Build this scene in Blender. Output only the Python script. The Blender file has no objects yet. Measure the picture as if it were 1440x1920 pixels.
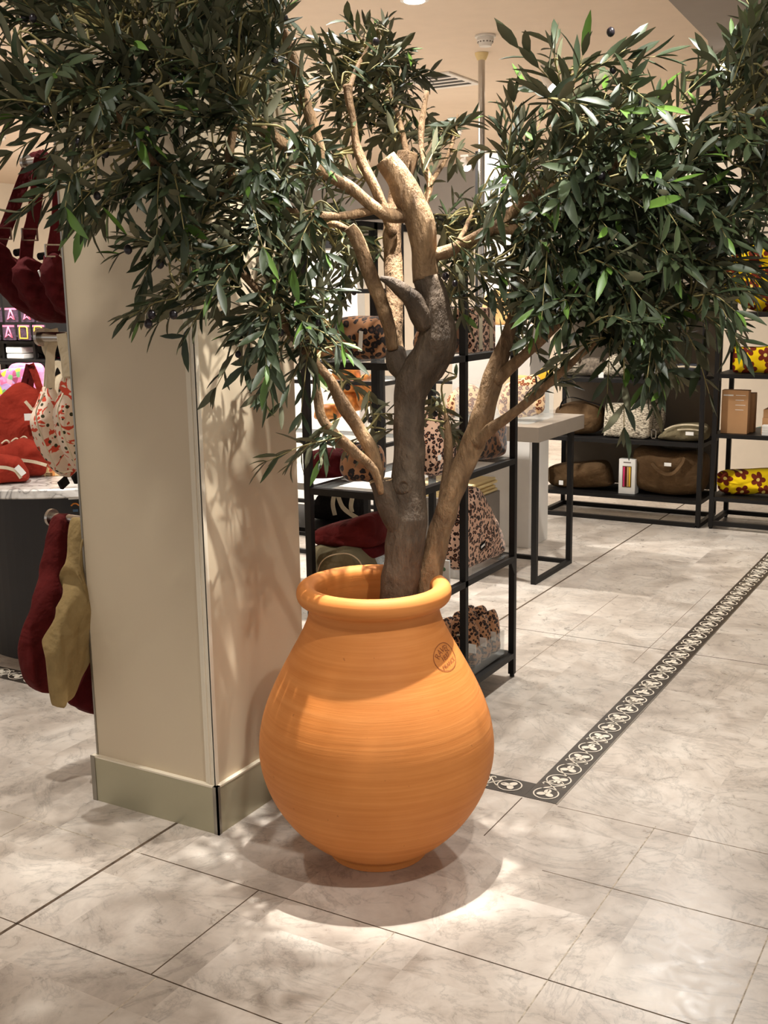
import bpy, bmesh, math, random
import numpy as np
from mathutils import Vector, Matrix, noise
random.seed(7)
PI = math.pi
SC = bpy.context.scene
COL = SC.collection

# ---------------------------------------------------------------- camera
F_PX = 2079.8
YAW, PITCH, ROLL = 0.526524, 0.195524, -0.0159371
cy, sy, cp, sp = math.cos(YAW), math.sin(YAW), math.cos(PITCH), math.sin(PITCH)
FWD = Vector((-sy*cp, cy*cp, -sp)); RT = Vector((cy, sy, 0)); UPV = RT.cross(FWD)
cr, sr = math.cos(ROLL), math.sin(ROLL)
R_, U_ = cr*RT+sr*UPV, -sr*RT+cr*UPV
CAM = Vector((0, 0, 1.5))
cd = bpy.data.cameras.new('camera'); cam = bpy.data.objects.new('camera', cd); COL.objects.link(cam)
cam.matrix_world = Matrix(((R_.x, U_.x, -FWD.x, CAM.x), (R_.y, U_.y, -FWD.y, CAM.y), (R_.z, U_.z, -FWD.z, CAM.z), (0, 0, 0, 1)))
cd.sensor_fit = 'HORIZONTAL'; cd.sensor_width = 36; cd.lens = F_PX/1440*36; cd.clip_start = .05; cd.clip_end = 60
SC.camera = cam

# ---------------------------------------------------------------- view, world, lights
SC.view_settings.view_transform = 'Standard'; SC.view_settings.look = 'None'
SC.view_settings.gamma = 1; SC.view_settings.use_curve_mapping = False
SC.view_settings.exposure = 0.0
w = bpy.data.worlds.new('world'); SC.world = w; w.use_nodes = True
w.node_tree.nodes['Background'].inputs[0].default_value = (1.0, .96, .92, 1)
w.node_tree.nodes['Background'].inputs[1].default_value = .62

def aim(o, tgt):
    d = Vector(tgt)-o.location; o.rotation_euler = d.to_track_quat('-Z', 'Y').to_euler()
def spot(loc, tgt, power, size=60, blend=.5, rad=.04, col=(1, .965, .91)):
    l = bpy.data.lights.new('spot_light', 'SPOT'); l.energy = power; l.spot_size = math.radians(size); l.spot_blend = blend
    l.shadow_soft_size = rad; l.color = col
    o = bpy.data.objects.new('spot_light', l); COL.objects.link(o); o.location = loc; aim(o, tgt); return o
def area(loc, tgt, power, sx, sy_, col=(1, .96, .9)):
    l = bpy.data.lights.new('area_light', 'AREA'); l.energy = power; l.shape = 'RECTANGLE'; l.size = sx; l.size_y = sy_; l.color = col
    o = bpy.data.objects.new('area_light', l); COL.objects.link(o); o.location = loc; aim(o, tgt); return o
# key spots and added fill spots around the tree
spot((-1.44, 2.70, 2.93), (-1.465, 2.44, .4), 720, 21, .75, .016)
spot((-.55, 1.15, 2.93), (-.95, 2.45, 1.7), 65, 50, .8, .05)  # fill spot added to brighten the right side of the crown
spot((-1.75, .95, 2.93), (-1.95, 1.95, 1.8), 48, 50, .8, .05)  # added fill for the left crown and the column front
spot((-1.50, 2.72, 2.93), (-1.50, 2.20, 0), 150, 62, .9, .02)  # second, wider spot added to spread light and leaf shadows over the floor
spot((-.25, 2.55, 2.93), (-1.98, 2.50, .75), 290, 44, .6, .025)
spot((-2.15, 3.05, 2.93), (-1.45, 2.40, .3), 90, 60, .6, .03)
spot((-.35, 3.9, 2.93), (-.9, 4.2, 0), 165, 95, .8, .05)
spot((-.1, 1.5, 2.93), (-.55, 2.2, 0), 150, 75, .9, .03)
spot((-1.5, 4.9, 2.93), (-1.6, 4.6, 0), 260, 90, .7, .05)
spot((-2.5, 4.3, 2.93), (-2.2, 3.7, .5), 120, 70, .7, .04)
spot((-3.1, 2.2, 2.93), (-3.3, 2.8, .4), 170, 85, .7, .05)
spot((-3.6, 5.0, 2.93), (-3.6, 5.6, .5), 400, 100, .7, .05)
spot((-2.4, 6.2, 2.93), (-2.3, 7.2, .6), 150, 80, .7, .05)
spot((-1.0, 6.2, 2.93), (-1.1, 7.2, .8), 230, 80, .7, .05)
area((-4.5, 9.5, 2.9), (-4.5, 10.5, 0), 200, 4, 3)
area((-8, 8, 2.9), (-8, 9, 0), 600, 4, 4)
area((-5.0, 6.2, 2.9), (-5.6, 7.2, .6), 170, 2, 2)

# ---------------------------------------------------------------- helpers
def ray(x, y): return R_*((x-720)/F_PX) + U_*(-(y-960)/F_PX) + FWD
def dp(x, y, d): return CAM + ray(x, y)*d                 # point at depth d along the view
def onY(x, y, Y): r = ray(x, y); return CAM + r*(Y/r.y)
def onX(x, y, X): r = ray(x, y); return CAM + r*(X/r.x)
def onZ(x, y, Z): r = ray(x, y); return CAM + r*((Z-CAM.z)/r.z)
def onP(x, y, p, n): r = ray(x, y); p = Vector(p); n = Vector(n); return CAM + r*((p-CAM).dot(n)/r.dot(n))

def tag(o, label=None, cat=None, group=None, kind=None):
    if label: o['label'] = label
    if cat: o['category'] = cat
    if group: o['group'] = group
    if kind: o['kind'] = kind
    return o
def empty(name, loc, label, cat, group=None):
    o = bpy.data.objects.new(name, None); COL.objects.link(o); o.location = loc; o.empty_display_size = .1
    return tag(o, label, cat, group)
def link(name, me, mat=None, parent=None, smooth=False):
    if mat is not None and not me.materials:
        for m in (mat if isinstance(mat, (list, tuple)) else [mat]): me.materials.append(m)
    if smooth:
        for p in me.polygons: p.use_smooth = True
    o = bpy.data.objects.new(name, me); COL.objects.link(o)
    if parent is not None:
        o.parent = parent
        o.matrix_parent_inverse = Matrix.Translation(parent_loc(parent)).inverted()
    return o
def parent_loc(p):
    v = Vector(p.location)
    q = p.parent
    if q is not None: return Vector((0, 0, 0)) + (parent_loc(q) if p.type == 'EMPTY' else parent_loc(q)*0)
    return v

class MB:
    """collects shapes in world space; build() links ONE mesh object with its origin at its base centre"""
    def __init__(s): s.v = []; s.f = []; s.m = []
    def add(s, vs, fs, mi=0):
        b = len(s.v); s.v += [Vector(v) for v in vs]; s.f += [tuple(i+b for i in f) for f in fs]; s.m += [mi]*len(fs); return s
    def box(s, x0, y0, z0, x1, y1, z1, mi=0):
        x0, x1 = min(x0, x1), max(x0, x1); y0, y1 = min(y0, y1), max(y0, y1); z0, z1 = min(z0, z1), max(z0, z1)
        vs = [(x0, y0, z0), (x1, y0, z0), (x1, y1, z0), (x0, y1, z0), (x0, y0, z1), (x1, y0, z1), (x1, y1, z1), (x0, y1, z1)]
        return s.add(vs, [(0, 3, 2, 1), (4, 5, 6, 7), (0, 1, 5, 4), (1, 2, 6, 5), (2, 3, 7, 6), (3, 0, 4, 7)], mi)
    def obox(s, c, ax, ay, az, mi=0):                        # oriented box: centre and half axes
        c, ax, ay, az = map(Vector, (c, ax, ay, az))
        vs = [c+ax*a+ay*b+az*d for d in (-1, 1) for a, b in ((-1, -1), (1, -1), (1, 1), (-1, 1))]
        return s.add(vs, [(0, 3, 2, 1), (4, 5, 6, 7), (0, 1, 5, 4), (1, 2, 6, 5), (2, 3, 7, 6), (3, 0, 4, 7)], mi)
    def lathe(s, c, prof, n=48, mi=0, axis=None):
        c = Vector(c); vs = []; fs = []; k = len(prof)
        ax = Vector(axis).normalized() if axis else Vector((0, 0, 1)); t = ax.orthogonal().normalized() if axis else Vector((1, 0, 0)); b = ax.cross(t)
        for i in range(n):
            a = 2*PI*i/n
            for r, z in prof: vs.append(c + t*(r*math.cos(a)) + b*(r*math.sin(a)) + ax*z)
        for i in range(n):
            j = (i+1) % n
            for q in range(k-1): fs.append((i*k+q, j*k+q, j*k+q+1, i*k+q+1))
        return s.add(vs, fs, mi)
    def cyl(s, a, b, r, n=16, r2=None, mi=0):
        a, b = Vector(a), Vector(b); L = (b-a).length; r2 = r if r2 is None else r2
        return s.lathe(a, [(0.0001, 0), (r, 0), (r2, L), (0.0001, L)], n, mi, axis=(b-a))
    def ribbon(s, pts, wd, w, t=.003, mi=0):                 # strap through pts, width direction wd
        pts = catmull([Vector(p) for p in pts], 5); vs = []; fs = []; wd = Vector(wd).normalized()
        for i, p in enumerate(pts):
            d = (pts[min(i+1, len(pts)-1)]-pts[max(i-1, 0)]).normalized(); nn = d.cross(wd); nn = nn.normalized() if nn.length > 1e-5 else Vector((0, 1, 0))
            w2 = nn.cross(d).normalized()
            vs += [p+w2*w/2+nn*t/2, p-w2*w/2+nn*t/2, p-w2*w/2-nn*t/2, p+w2*w/2-nn*t/2]
        for i in range(len(pts)-1):
            for q in range(4): fs.append((i*4+q, i*4+(q+1) % 4, i*4+4+(q+1) % 4, i*4+4+q))
        fs += [(3, 2, 1, 0), tuple(len(vs)-4+k for k in range(4))]
        return s.add(vs, fs, mi)
    def tube(s, pts, rad, n=10, sub=5, mi=0, cap=True, bump=0, seed=0):
        P = [Vector(p) for p in pts]; Rr = rad if isinstance(rad, (list, tuple)) else [rad]*len(P)
        Q = catmull([Vector((p.x, p.y, p.z, r)) for p, r in zip(P, Rr)], sub) if sub > 1 else [Vector((p.x, p.y, p.z, r)) for p, r in zip(P, Rr)]
        vs = []; fs = []; nrm = None
        for i, q in enumerate(Q):
            p = q.to_3d() if hasattr(q, 'to_3d') else Vector(q[:3]); a = Vector(Q[max(i-1, 0)][:3]); b = Vector(Q[min(i+1, len(Q)-1)][:3])
            d = (b-a).normalized()
            if nrm is None: nrm = d.orthogonal().normalized()
            nrm = (nrm - d*nrm.dot(d)).normalized(); bn = d.cross(nrm)
            for k in range(n):
                u = 2*PI*k/n; o = nrm*math.cos(u)+bn*math.sin(u); r = q[3]
                if bump: r *= 1 + bump*(noise.noise((p+o*.02)*22+Vector((seed, 0, 0)))+.6*noise.noise((p*.35+o*.03)*60+Vector((0, seed, 0))))
                vs.append(p+o*r)
        for i in range(len(Q)-1):
            for k in range(n): fs.append((i*n+k, i*n+(k+1) % n, (i+1)*n+(k+1) % n, (i+1)*n+k))
        if cap: fs += [tuple(range(n))[::-1], tuple((len(Q)-1)*n+k for k in range(n))]
        return s.add(vs, fs, mi)
    def build(s, name, mat, parent=None, smooth=False, bevel=0, autos=False):
        me = bpy.data.meshes.new(name)
        if parent is None and s.v:
            xs = [v.x for v in s.v]; ys = [v.y for v in s.v]; zs = [v.z for v in s.v]
            c = Vector(((min(xs)+max(xs))/2, (min(ys)+max(ys))/2, min(zs)))
        else: c = Vector((0, 0, 0))
        me.from_pydata([tuple(v-c) for v in s.v], [], s.f)
        mats = mat if isinstance(mat, (list, tuple)) else [mat]
        for m in mats: me.materials.append(m)
        if len(mats) > 1: me.polygons.foreach_set('material_index', s.m)
        bm = bmesh.new(); bm.from_mesh(me); bmesh.ops.recalc_face_normals(bm, faces=bm.faces); bm.to_mesh(me); bm.free()
        o = link(name, me, None, None, smooth)
        if parent is None: o.location = c
        else: set_parent(o, parent)
        if bevel:
            b = o.modifiers.new('bevel', 'BEVEL'); b.width = bevel; b.segments = 2; b.limit_method = 'ANGLE'
        return o
def world_loc(p):
    v = Vector((0, 0, 0))
    while p is not None: v += Vector(p.location); p = p.parent
    return v
def set_parent(o, p):                                        # object data are in world space: offset by the parent's origin
    o.parent = p; o.location = -world_loc(p)
def catmull(P, sub):
    if len(P) < 3 or sub < 2: 
        if len(P) == 2 and sub > 1: return [P[0].lerp(P[1], k/sub) for k in range(sub+1)]
        return P
    out = []
    for i in range(len(P)-1):
        p0 = P[i-1] if i else P[0]*2-P[1]; p1 = P[i]; p2 = P[i+1]; p3 = P[i+2] if i+2 < len(P) else P[-1]*2-P[-2]
        for k in range(sub):
            t = k/sub; out.append((p1*2+(p2-p0)*t+(p0*2-p1*5+p2*4-p3)*t*t+(p1*3-p0-p2*3+p3)*t*t*t)*.5)
    out.append(P[-1]); return out
def closed(P, n):                                            # smooth closed outline resampled to n points
    m = len(P); out = []; sub = max(2, n//m)
    for i in range(m):
        p0, p1, p2, p3 = P[i-1], P[i], P[(i+1) % m], P[(i+2) % m]
        for k in range(sub):
            t = k/sub; out.append((p1*2+(p2-p0)*t+(p0*2-p1*5+p2*4-p3)*t*t+(p1*3-p0-p2*3+p3)*t*t*t)*.5)
    return out
def pillow(name, outline, n, t, mat, parent=None, wr=.006, seed=0, freq=14, flat=.5, npts=64, stretch=None, ridge=None):
    """soft body: outline in a plane, puffed to thickness t along n"""
    n = Vector(n).normalized(); P = closed([Vector(p) for p in outline], npts); c = sum(P, Vector())/len(P); K = 9 if not ridge else 16; vs = []; fs = []; N = len(P)
    def wob(p, k):
        q = p*freq+Vector((seed*3.1, seed*1.7, seed))
        if stretch: q = Vector((q.x*stretch[0], q.y*stretch[1], q.z*stretch[2]))
        w_ = wr*k*(noise.noise(q)+.5*noise.noise(q*2.3))
        if ridge:
            ph = p.dot(Vector(ridge[0]))*ridge[1] + 2.2*noise.noise(p*5+Vector((seed, 0, 0)))
            w_ += ridge[2]*(1-abs(math.sin(ph)))*(.6+.8*noise.noise(p*4+Vector((0, seed, 0))))
        return w_
    for side in (1, -1):
        for k in range(K):
            a = (PI/2)*k/(K-1)*.985
            for p in P:
                q = c+(p-c)*max(math.cos(a), .02) + n*side*t/2*(math.sin(a)**flat)
                if k: q = q + n*side*wob(q, 1)
                vs.append(q)
    for side in (0, 1):
        b = side*K*N
        for k in range(K-1):
            for i in range(N): 
                j = (i+1) % N; fs.append((b+k*N+i, b+k*N+j, b+(k+1)*N+j, b+(k+1)*N+i))
        fs.append(tuple(b+(K-1)*N+i for i in range(N)))
    m = MB(); m.add(vs, fs); 
    # weld both rims
    o = m.build(name, mat, parent, smooth=True)
    bm = bmesh.new(); bm.from_mesh(o.data); bmesh.ops.remove_doubles(bm, verts=bm.verts, dist=1e-5); bmesh.ops.recalc_face_normals(bm, faces=bm.faces); bm.to_mesh(o.data); bm.free()
    for p in o.data.polygons: p.use_smooth = True
    return o
_txt = {}
def text2d(s, size, align='CENTER'):
    cu = bpy.data.curves.new('lettering', 'FONT'); cu.body = s; cu.size = size; cu.align_x = align; cu.align_y = 'CENTER'; cu.resolution_u = 3
    o = bpy.data.objects.new('lettering', cu); COL.objects.link(o)
    dg = bpy.context.evaluated_depsgraph_get(); dg.update(); me = bpy.data.meshes.new_from_object(o.evaluated_get(dg))
    vs = [v.co.copy() for v in me.vertices]; fs = [tuple(p.vertices) for p in me.polygons]
    bpy.data.objects.remove(o); bpy.data.curves.remove(cu); bpy.data.meshes.remove(me)
    return vs, fs
def text_on(name, s, size, c, ux, uy, mat, parent, off=.0008):
    vs, fs = text2d(s, size); c, ux, uy = Vector(c), Vector(ux), Vector(uy); n = ux.cross(uy)
    m = MB(); m.add([c+ux*v.x+uy*v.y+n*off for v in vs], fs); return m.build(name, mat, parent)

# ---------------------------------------------------------------- materials
def S(r, g, b):                                              # sRGB 0-255 -> linear
    f = lambda c: ((c/255+.055)/1.055)**2.4 if c > 10 else c/255/12.92
    return (f(r), f(g), f(b), 1)
class NT:
    def __init__(s, name, rough=.6, spec=.5, metal=0):
        s.m = bpy.data.materials.new(name); s.m.use_nodes = True; s.t = s.m.node_tree; s.b = s.t.nodes['Principled BSDF']
        s.b.inputs['Roughness'].default_value = rough; s.b.inputs['Specular IOR Level'].default_value = spec; s.b.inputs['Metallic'].default_value = metal
    def n(s, ty, **kw):
        nd = s.t.nodes.new(ty)
        for k, v in kw.items(): setattr(nd, k, v)
        return nd
    def l(s, a, b): s.t.links.new(a, b)
    def co(s, kind='Object', scale=(1, 1, 1)):
        tc = s.n('ShaderNodeTexCoord'); mp = s.n('ShaderNodeMapping'); mp.inputs['Scale'].default_value = scale; s.l(tc.outputs[kind], mp.inputs[0]); return mp.outputs[0]
    def noise(s, co, scale, detail=4, rough=.5, dist=0):
        nd = s.n('ShaderNodeTexNoise'); nd.inputs['Scale'].default_value = scale; nd.inputs['Detail'].default_value = detail; nd.inputs['Roughness'].default_value = rough
        nd.inputs['Distortion'].default_value = dist; s.l(co, nd.inputs['Vector']); return nd.outputs['Fac']
    def ramp(s, fac, stops, mode='LINEAR'):
        r = s.n('ShaderNodeValToRGB'); r.color_ramp.interpolation = mode; e = r.color_ramp.elements
        while len(e) < len(stops): e.new(.5)
        for q, (p, c) in zip(e, stops): q.position = p; q.color = c
        s.l(fac, r.inputs[0]); return r.outputs[0]
    def mix(s, fac, a, b, mode='MIX'):
        m = s.n('ShaderNodeMix', data_type='RGBA', blend_type=mode)
        for i, x in ((0, fac), (6, a), (7, b)):
            if hasattr(x, 'is_linked'): s.l(x, m.inputs[i])
            else: m.inputs[i].default_value = x
        return m.outputs[2]
    def math(s, op, a, b=0, c=0):
        m = s.n('ShaderNodeMath', operation=op)
        for i, x in enumerate((a, b, c)):
            if hasattr(x, 'is_linked'): s.l(x, m.inputs[i])
            else: m.inputs[i].default_value = x
        return m.outputs[0]
    def col(s, x):
        if hasattr(x, 'is_linked'): s.l(x, s.b.inputs['Base Color'])
        else: s.b.inputs['Base Color'].default_value = x
        return s
    def bump(s, h, strength=.3, dist=.01):
        b = s.n('ShaderNodeBump'); b.inputs['Strength'].default_value = strength; b.inputs['Distance'].default_value = dist; s.l(h, b.inputs['Height']); s.l(b.outputs[0], s.b.inputs['Normal']); return s
BW = lambda v: (v, v, v, 1)
def plain(name, c, rough=.6, var=.12, scale=8, metal=0, bump=0, bs=60, spec=.5):
    t = NT(name, rough, spec, metal); co = t.co(); f = t.noise(co, scale, 3)
    a = tuple(max(0, x*(1-var)) for x in c[:3])+(1,); b = tuple(min(1, x*(1+var)) for x in c[:3])+(1,)
    t.col(t.ramp(f, [(.3, a), (.7, b)]))
    if bump: t.bump(t.noise(co, bs, 3), bump, .003)
    return t.m
def fabric(name, c, var=.25, sheen=.3, bs=25, bump=.35, scale=9):
    t = NT(name, .9, .15); co = t.co(); f = t.noise(co, scale, 5, .6)
    a = tuple(x*(1-var) for x in c[:3])+(1,); b = tuple(min(1, x*(1+var)) for x in c[:3])+(1,)
    t.col(t.ramp(f, [(.25, a), (.75, b)])); t.b.inputs['Sheen Weight'].default_value = sheen; t.b.inputs['Sheen Roughness'].default_value = .5
    t.b.inputs['Sheen Tint'].default_value = b
    h = t.math('MULTIPLY_ADD', t.noise(co, 7, 3, .5, .8), 3.0, t.noise(co, bs, 4)); t.bump(h, min(1, bump*2), .012); return t.m
M = {}
M['black_metal'] = plain('black_metal', S(21, 19, 18), .5, .1, spec=.3)
M['chrome'] = plain('brushed_metal', S(190, 185, 178), .25, .05, metal=1)
M['steel_edge'] = plain('steel_edge', S(150, 145, 135), .35, .08, metal=.9)
M['white'] = plain('white_paint', S(225, 220, 212), .6, .04)
M['ceiling'] = plain('ceiling_paint', S(222, 203, 182), .9, .02)
M['soffit'] = plain('grey_soffit_paint', S(150, 140, 130), .9, .03)
M['wall'] = plain('wall_paint', S(214, 200, 180), .9, .03)
M['wall_grey'] = plain('grey_wall_paint', S(128, 120, 112), .9, .04)
M['col'] = plain('column_paint', S(205, 188, 160), .55, .02, 3)
M['trimw'] = plain('cream_trim_paint', S(225, 214, 192), .5, .02)
M['plinth'] = plain('satin_metal_skirting', S(172, 166, 140), .35, .04, 5, metal=.35)
M['cardboard'] = plain('kraft_board', S(190, 145, 100), .8, .08)
M['paper'] = plain('cream_paper', S(228, 205, 150), .8, .05)
M['greytop'] = plain('greige_table_laminate', S(140, 128, 114), .5, .05)
M['greybox'] = plain('grey_plinth_paint', S(128, 120, 112), .6, .05)
M['taupe'] = plain('taupe_panel', S(120, 108, 92), .7, .05)
M['maroon'] = fabric('maroon_corduroy', S(78, 19, 17))
M['maroon_dark'] = fabric('dark_maroon_velvet', S(70, 13, 15))
M['red'] = fabric('brick_red_velvet', S(150, 50, 36))
M['olive_f'] = fabric('olive_tan_corduroy', S(140, 118, 78))
M['brown_f'] = fabric('brown_corduroy', S(96, 74, 50), .2)
M['khaki_f'] = fabric('khaki_fabric', S(110, 100, 76), .2)
M['black_f'] = fabric('black_canvas', S(28, 25, 24), .2, .1)
M['navy_f'] = fabric('charcoal_canvas', S(58, 58, 62), .2, .1)
M['cream_f'] = fabric('cream_webbing', S(214, 200, 172), .08, .1)
M['tan_f'] = fabric('tan_canvas', S(205, 165, 110), .12, .1)
M['pink_f'] = fabric('pink_fabric', S(235, 130, 170), .2, .1)
M['pink'] = plain('pink_plastic', S(240, 120, 150), .4)
M['magenta'] = plain('magenta_print', S(215, 40, 105), .5)
M['yellow'] = plain('yellow_plastic', S(240, 205, 80), .4)
M['darkprint'] = plain('dark_printed_card', S(62, 44, 60), .5, .7, 40)
M['label'] = plain('white_label', S(240, 238, 232), .6, .02)
M['blue'] = plain('blue_card', S(66, 98, 130), .5, .15)
M['orange'] = plain('orange_fabric', S(228, 140, 50), .6, .3, 30)
M['croissant'] = plain('amber_print', S(226, 138, 66), .45, .55, 26)
M['lemon'] = plain('lemon_yellow', S(240, 190, 50), .5, .1)
M['green'] = plain('green_print', S(70, 110, 80), .6)
M['teal'] = plain('teal_fabric', S(60, 120, 108), .8)
M['string'] = plain('cream_cord', S(200, 180, 150), .8)
def glass():
    t = NT('clear_acrylic', .03, .5); t.b.inputs['Transmission Weight'].default_value = 0; t.b.inputs['Alpha'].default_value = .16; t.b.inputs['Base Color'].default_value = (.9, .95, .93, 1); t.m.blend_method = 'BLEND' if hasattr(t.m, 'blend_method') else t.m.blend_method; return t.m
M['glass'] = glass()
def emis(name, c, s):
    m = bpy.data.materials.new(name); m.use_nodes = True; b = m.node_tree.nodes['Principled BSDF']; b.inputs['Emission Color'].default_value = c; b.inputs['Emission Strength'].default_value = s; b.inputs['Base Color'].default_value = c; return m
M['lamp'] = emis('lamp_glow', (1, .93, .82, 1), 14)
def leopard(name, base, mid, dark, sc):
    t = NT(name, .85, .2); co = t.co('Object'); v = t.n('ShaderNodeTexVoronoi'); v.inputs['Scale'].default_value = sc
    wob = t.n('ShaderNodeTexNoise'); wob.inputs['Scale'].default_value = sc*.9; t.l(co, wob.inputs['Vector'])
    mx = t.n('ShaderNodeVectorMath', operation='MULTIPLY_ADD'); t.l(wob.outputs['Color'], mx.inputs[0]); mx.inputs[1].default_value = (.6/sc,)*3; t.l(co, mx.inputs[2]); t.l(mx.outputs[0], v.inputs['Vector'])
    n2 = t.noise(co, sc*2.2, 2)
    d = t.math('MULTIPLY_ADD', n2, .34, v.outputs['Distance'])
    t.col(t.ramp(d, [(0, mid), (.36, mid), (.39, dark), (.66, dark), (.70, base), (1, base)])); t.b.inputs['Sheen Weight'].default_value = .2; return t.m
M['leopard'] = leopard('leopard_print_light', S(228, 186, 158), S(150, 95, 66), S(40, 20, 16), 70)
M['leopard_s'] = leopard('leopard_print_small', S(176, 128, 92), S(96, 58, 38), S(26, 14, 12), 78)
M['leopard_d'] = leopard('leopard_print_dark', S(138, 94, 60), S(66, 40, 26), S(22, 13, 11), 46)
M['giraffe'] = leopard('amber_leaf_print', S(240, 200, 150), S(214, 150, 100), S(120, 60, 30), 48)
M['giraffe_s'] = leopard('amber_leaf_print_dark', S(222, 165, 110), S(190, 110, 60), S(80, 36, 20), 40)
def flower():
    t = NT('yellow_flower_print', .8, .2); tc = t.n('ShaderNodeTexCoord'); sp_ = t.n('ShaderNodeSeparateXYZ'); t.l(tc.outputs['Object'], sp_.inputs[0]); cb = t.n('ShaderNodeCombineXYZ')
    t.l(t.math('MULTIPLY_ADD', sp_.outputs[1], .6, sp_.outputs[0]), cb.inputs[0]); t.l(sp_.outputs[2], cb.inputs[1]); SCL = 9.5
    v = t.n('ShaderNodeTexVoronoi', voronoi_dimensions='2D'); v.inputs['Scale'].default_value = SCL; v.inputs['Randomness'].default_value = .55; t.l(cb.outputs[0], v.inputs['Vector'])
    sub = t.n('ShaderNodeVectorMath', operation='SUBTRACT'); t.l(cb.outputs[0], sub.inputs[0]); t.l(v.outputs['Position'], sub.inputs[1])
    s2 = t.n('ShaderNodeSeparateXYZ'); t.l(sub.outputs[0], s2.inputs[0]); ang = t.math('ARCTAN2', s2.outputs[1], s2.outputs[0])
    pet = t.math('ABSOLUTE', t.math('COSINE', t.math('MULTIPLY', ang, 2.5))); ln = t.n('ShaderNodeVectorMath', operation='LENGTH'); t.l(sub.outputs[0], ln.inputs[0])
    rr = t.math('MULTIPLY_ADD', pet, .022, .026); fl_ = t.math('LESS_THAN', ln.outputs['Value'], rr); ce = t.math('LESS_THAN', ln.outputs['Value'], .011)
    c1 = t.mix(fl_, S(252, 215, 20), S(120, 44, 22)); t.col(t.mix(ce, c1, S(250, 225, 120))); return t.m
M['flower'] = flower()
def floralp():
    t = NT('red_floral_print', .8, .2); co = t.co('Object'); n1 = t.noise(co, 22, 2, .4, 1.5); v = t.n('ShaderNodeTexVoronoi'); v.inputs['Scale'].default_value = 40; t.l(co, v.inputs['Vector'])
    a = t.math('GREATER_THAN', n1, .56); b = t.math('LESS_THAN', v.outputs['Distance'], .24)
    c = t.mix(a, S(222, 200, 178), S(196, 74, 52)); t.col(t.mix(b, c, S(62, 60, 40))); return t.m
M['floral'] = floralp()
def knit():
    t = NT('flecked_knit', .9, .1); co = t.co('Object', (60, 60, 190)); n1 = t.noise(co, 1, 3, .6); t.col(t.ramp(n1, [(.38, S(70, 58, 48)), (.5, S(200, 188, 165)), (.7, S(232, 222, 200))])); t.bump(n1, .4, .004); return t.m
M['knit'] = knit()
def stripes():
    t = NT('brown_striped_board', .6); co = t.co('Object', (45, 45, 0)); w_ = t.n('ShaderNodeTexWave'); w_.inputs['Scale'].default_value = 1; t.l(co, w_.inputs['Vector']); t.col(t.ramp(w_.outputs['Fac'], [(.0, S(95, 68, 58)), (.7, S(95, 68, 58)), (.75, S(225, 195, 160))], 'CONSTANT')); return t.m
M['stripes'] = stripes()
def multi(name, cols, sc=30):
    t = NT(name, .6); v = t.n('ShaderNodeTexVoronoi'); v.inputs['Scale'].default_value = sc; t.l(t.co(), v.inputs['Vector']); s_ = t.n('ShaderNodeSeparateColor'); t.l(v.outputs['Color'], s_.inputs[0])
    k = len(cols); t.col(t.ramp(s_.outputs[0], [(i/k, c) for i, c in enumerate(cols)], 'CONSTANT')); return t.m
M['confetti'] = multi('pink_confetti_print', [S(236, 140, 190), S(240, 110, 160), S(190, 160, 220), S(240, 170, 200), S(215, 225, 60), S(120, 180, 120), S(235, 120, 170), S(160, 70, 110)], 22)
M['postcard'] = multi('illustrated_card', [S(240, 205, 150), S(235, 160, 90), S(240, 215, 170), S(190, 90, 60), S(245, 220, 160)], 60)
M['puzzle'] = multi('blue_puzzle_card', [S(60, 95, 130), S(70, 105, 140), S(55, 88, 120), S(90, 130, 160)], 50)
def marble_floor():
    t = NT('marble_tile_floor', .22, .5); co = t.co('Object'); sv = t.n('ShaderNodeSeparateXYZ'); t.l(co, sv.inputs[0])
    # each 0.4 m tile has its own tone and its own veining offset
    ix = t.math('FLOOR', t.math('DIVIDE', t.math('ADD', sv.outputs[0], 40.01), .401)); iy = t.math('FLOOR', t.math('DIVIDE', t.math('ADD', sv.outputs[1], 38.74), .407))
    cb = t.n('ShaderNodeCombineXYZ'); t.l(ix, cb.inputs[0]); t.l(iy, cb.inputs[1]); wn = t.n('ShaderNodeTexWhiteNoise', noise_dimensions='2D'); t.l(cb.outputs[0], wn.inputs['Vector'])
    off = t.n('ShaderNodeVectorMath', operation='MULTIPLY_ADD'); t.l(wn.outputs['Color'], off.inputs[0]); off.inputs[1].default_value = (7, 7, 7); t.l(co, off.inputs[2])
    v1 = off.outputs[0]; big = t.noise(v1, 3.2, 6, .62, .6); fine = t.noise(v1, 14, 8, .7, 1.2)
    base = t.ramp(big, [(.28, S(160, 148, 136)), (.45, S(193, 181, 168)), (.6, S(211, 201, 189)), (.75, S(221, 212, 200))])
    vein = t.n('ShaderNodeTexNoise'); vein.inputs['Scale'].default_value = 2.6; vein.inputs['Detail'].default_value = 9; vein.inputs['Roughness'].default_value = .68; vein.inputs['Distortion'].default_value = 1.4; t.l(v1, vein.inputs['Vector'])
    vv = t.math('ABSOLUTE', t.math('SUBTRACT', vein.outputs['Fac'], .5)); vm = t.ramp(vv, [(0, BW(.5)), (.008, BW(.78)), (.03, BW(1))])
    c = t.mix(.55, base, vm, 'MULTIPLY'); sp2 = t.ramp(fine, [(.32, BW(.74)), (.5, BW(.98)), (.7, BW(1.06))]); c = t.mix(.8, c, sp2, 'MULTIPLY')
    tone = t.ramp(wn.outputs['Value'], [(0, BW(.93)), (1, BW(1.04))]); c = t.mix(1, c, tone, 'MULTIPLY'); t.col(c)
    rg = t.ramp(fine, [(.3, BW(.24)), (.7, BW(.42))]); t.l(rg, t.b.inputs['Roughness'])
    t.bump(t.noise(co, 45, 6, .7), .08, .002); return t.m
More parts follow.
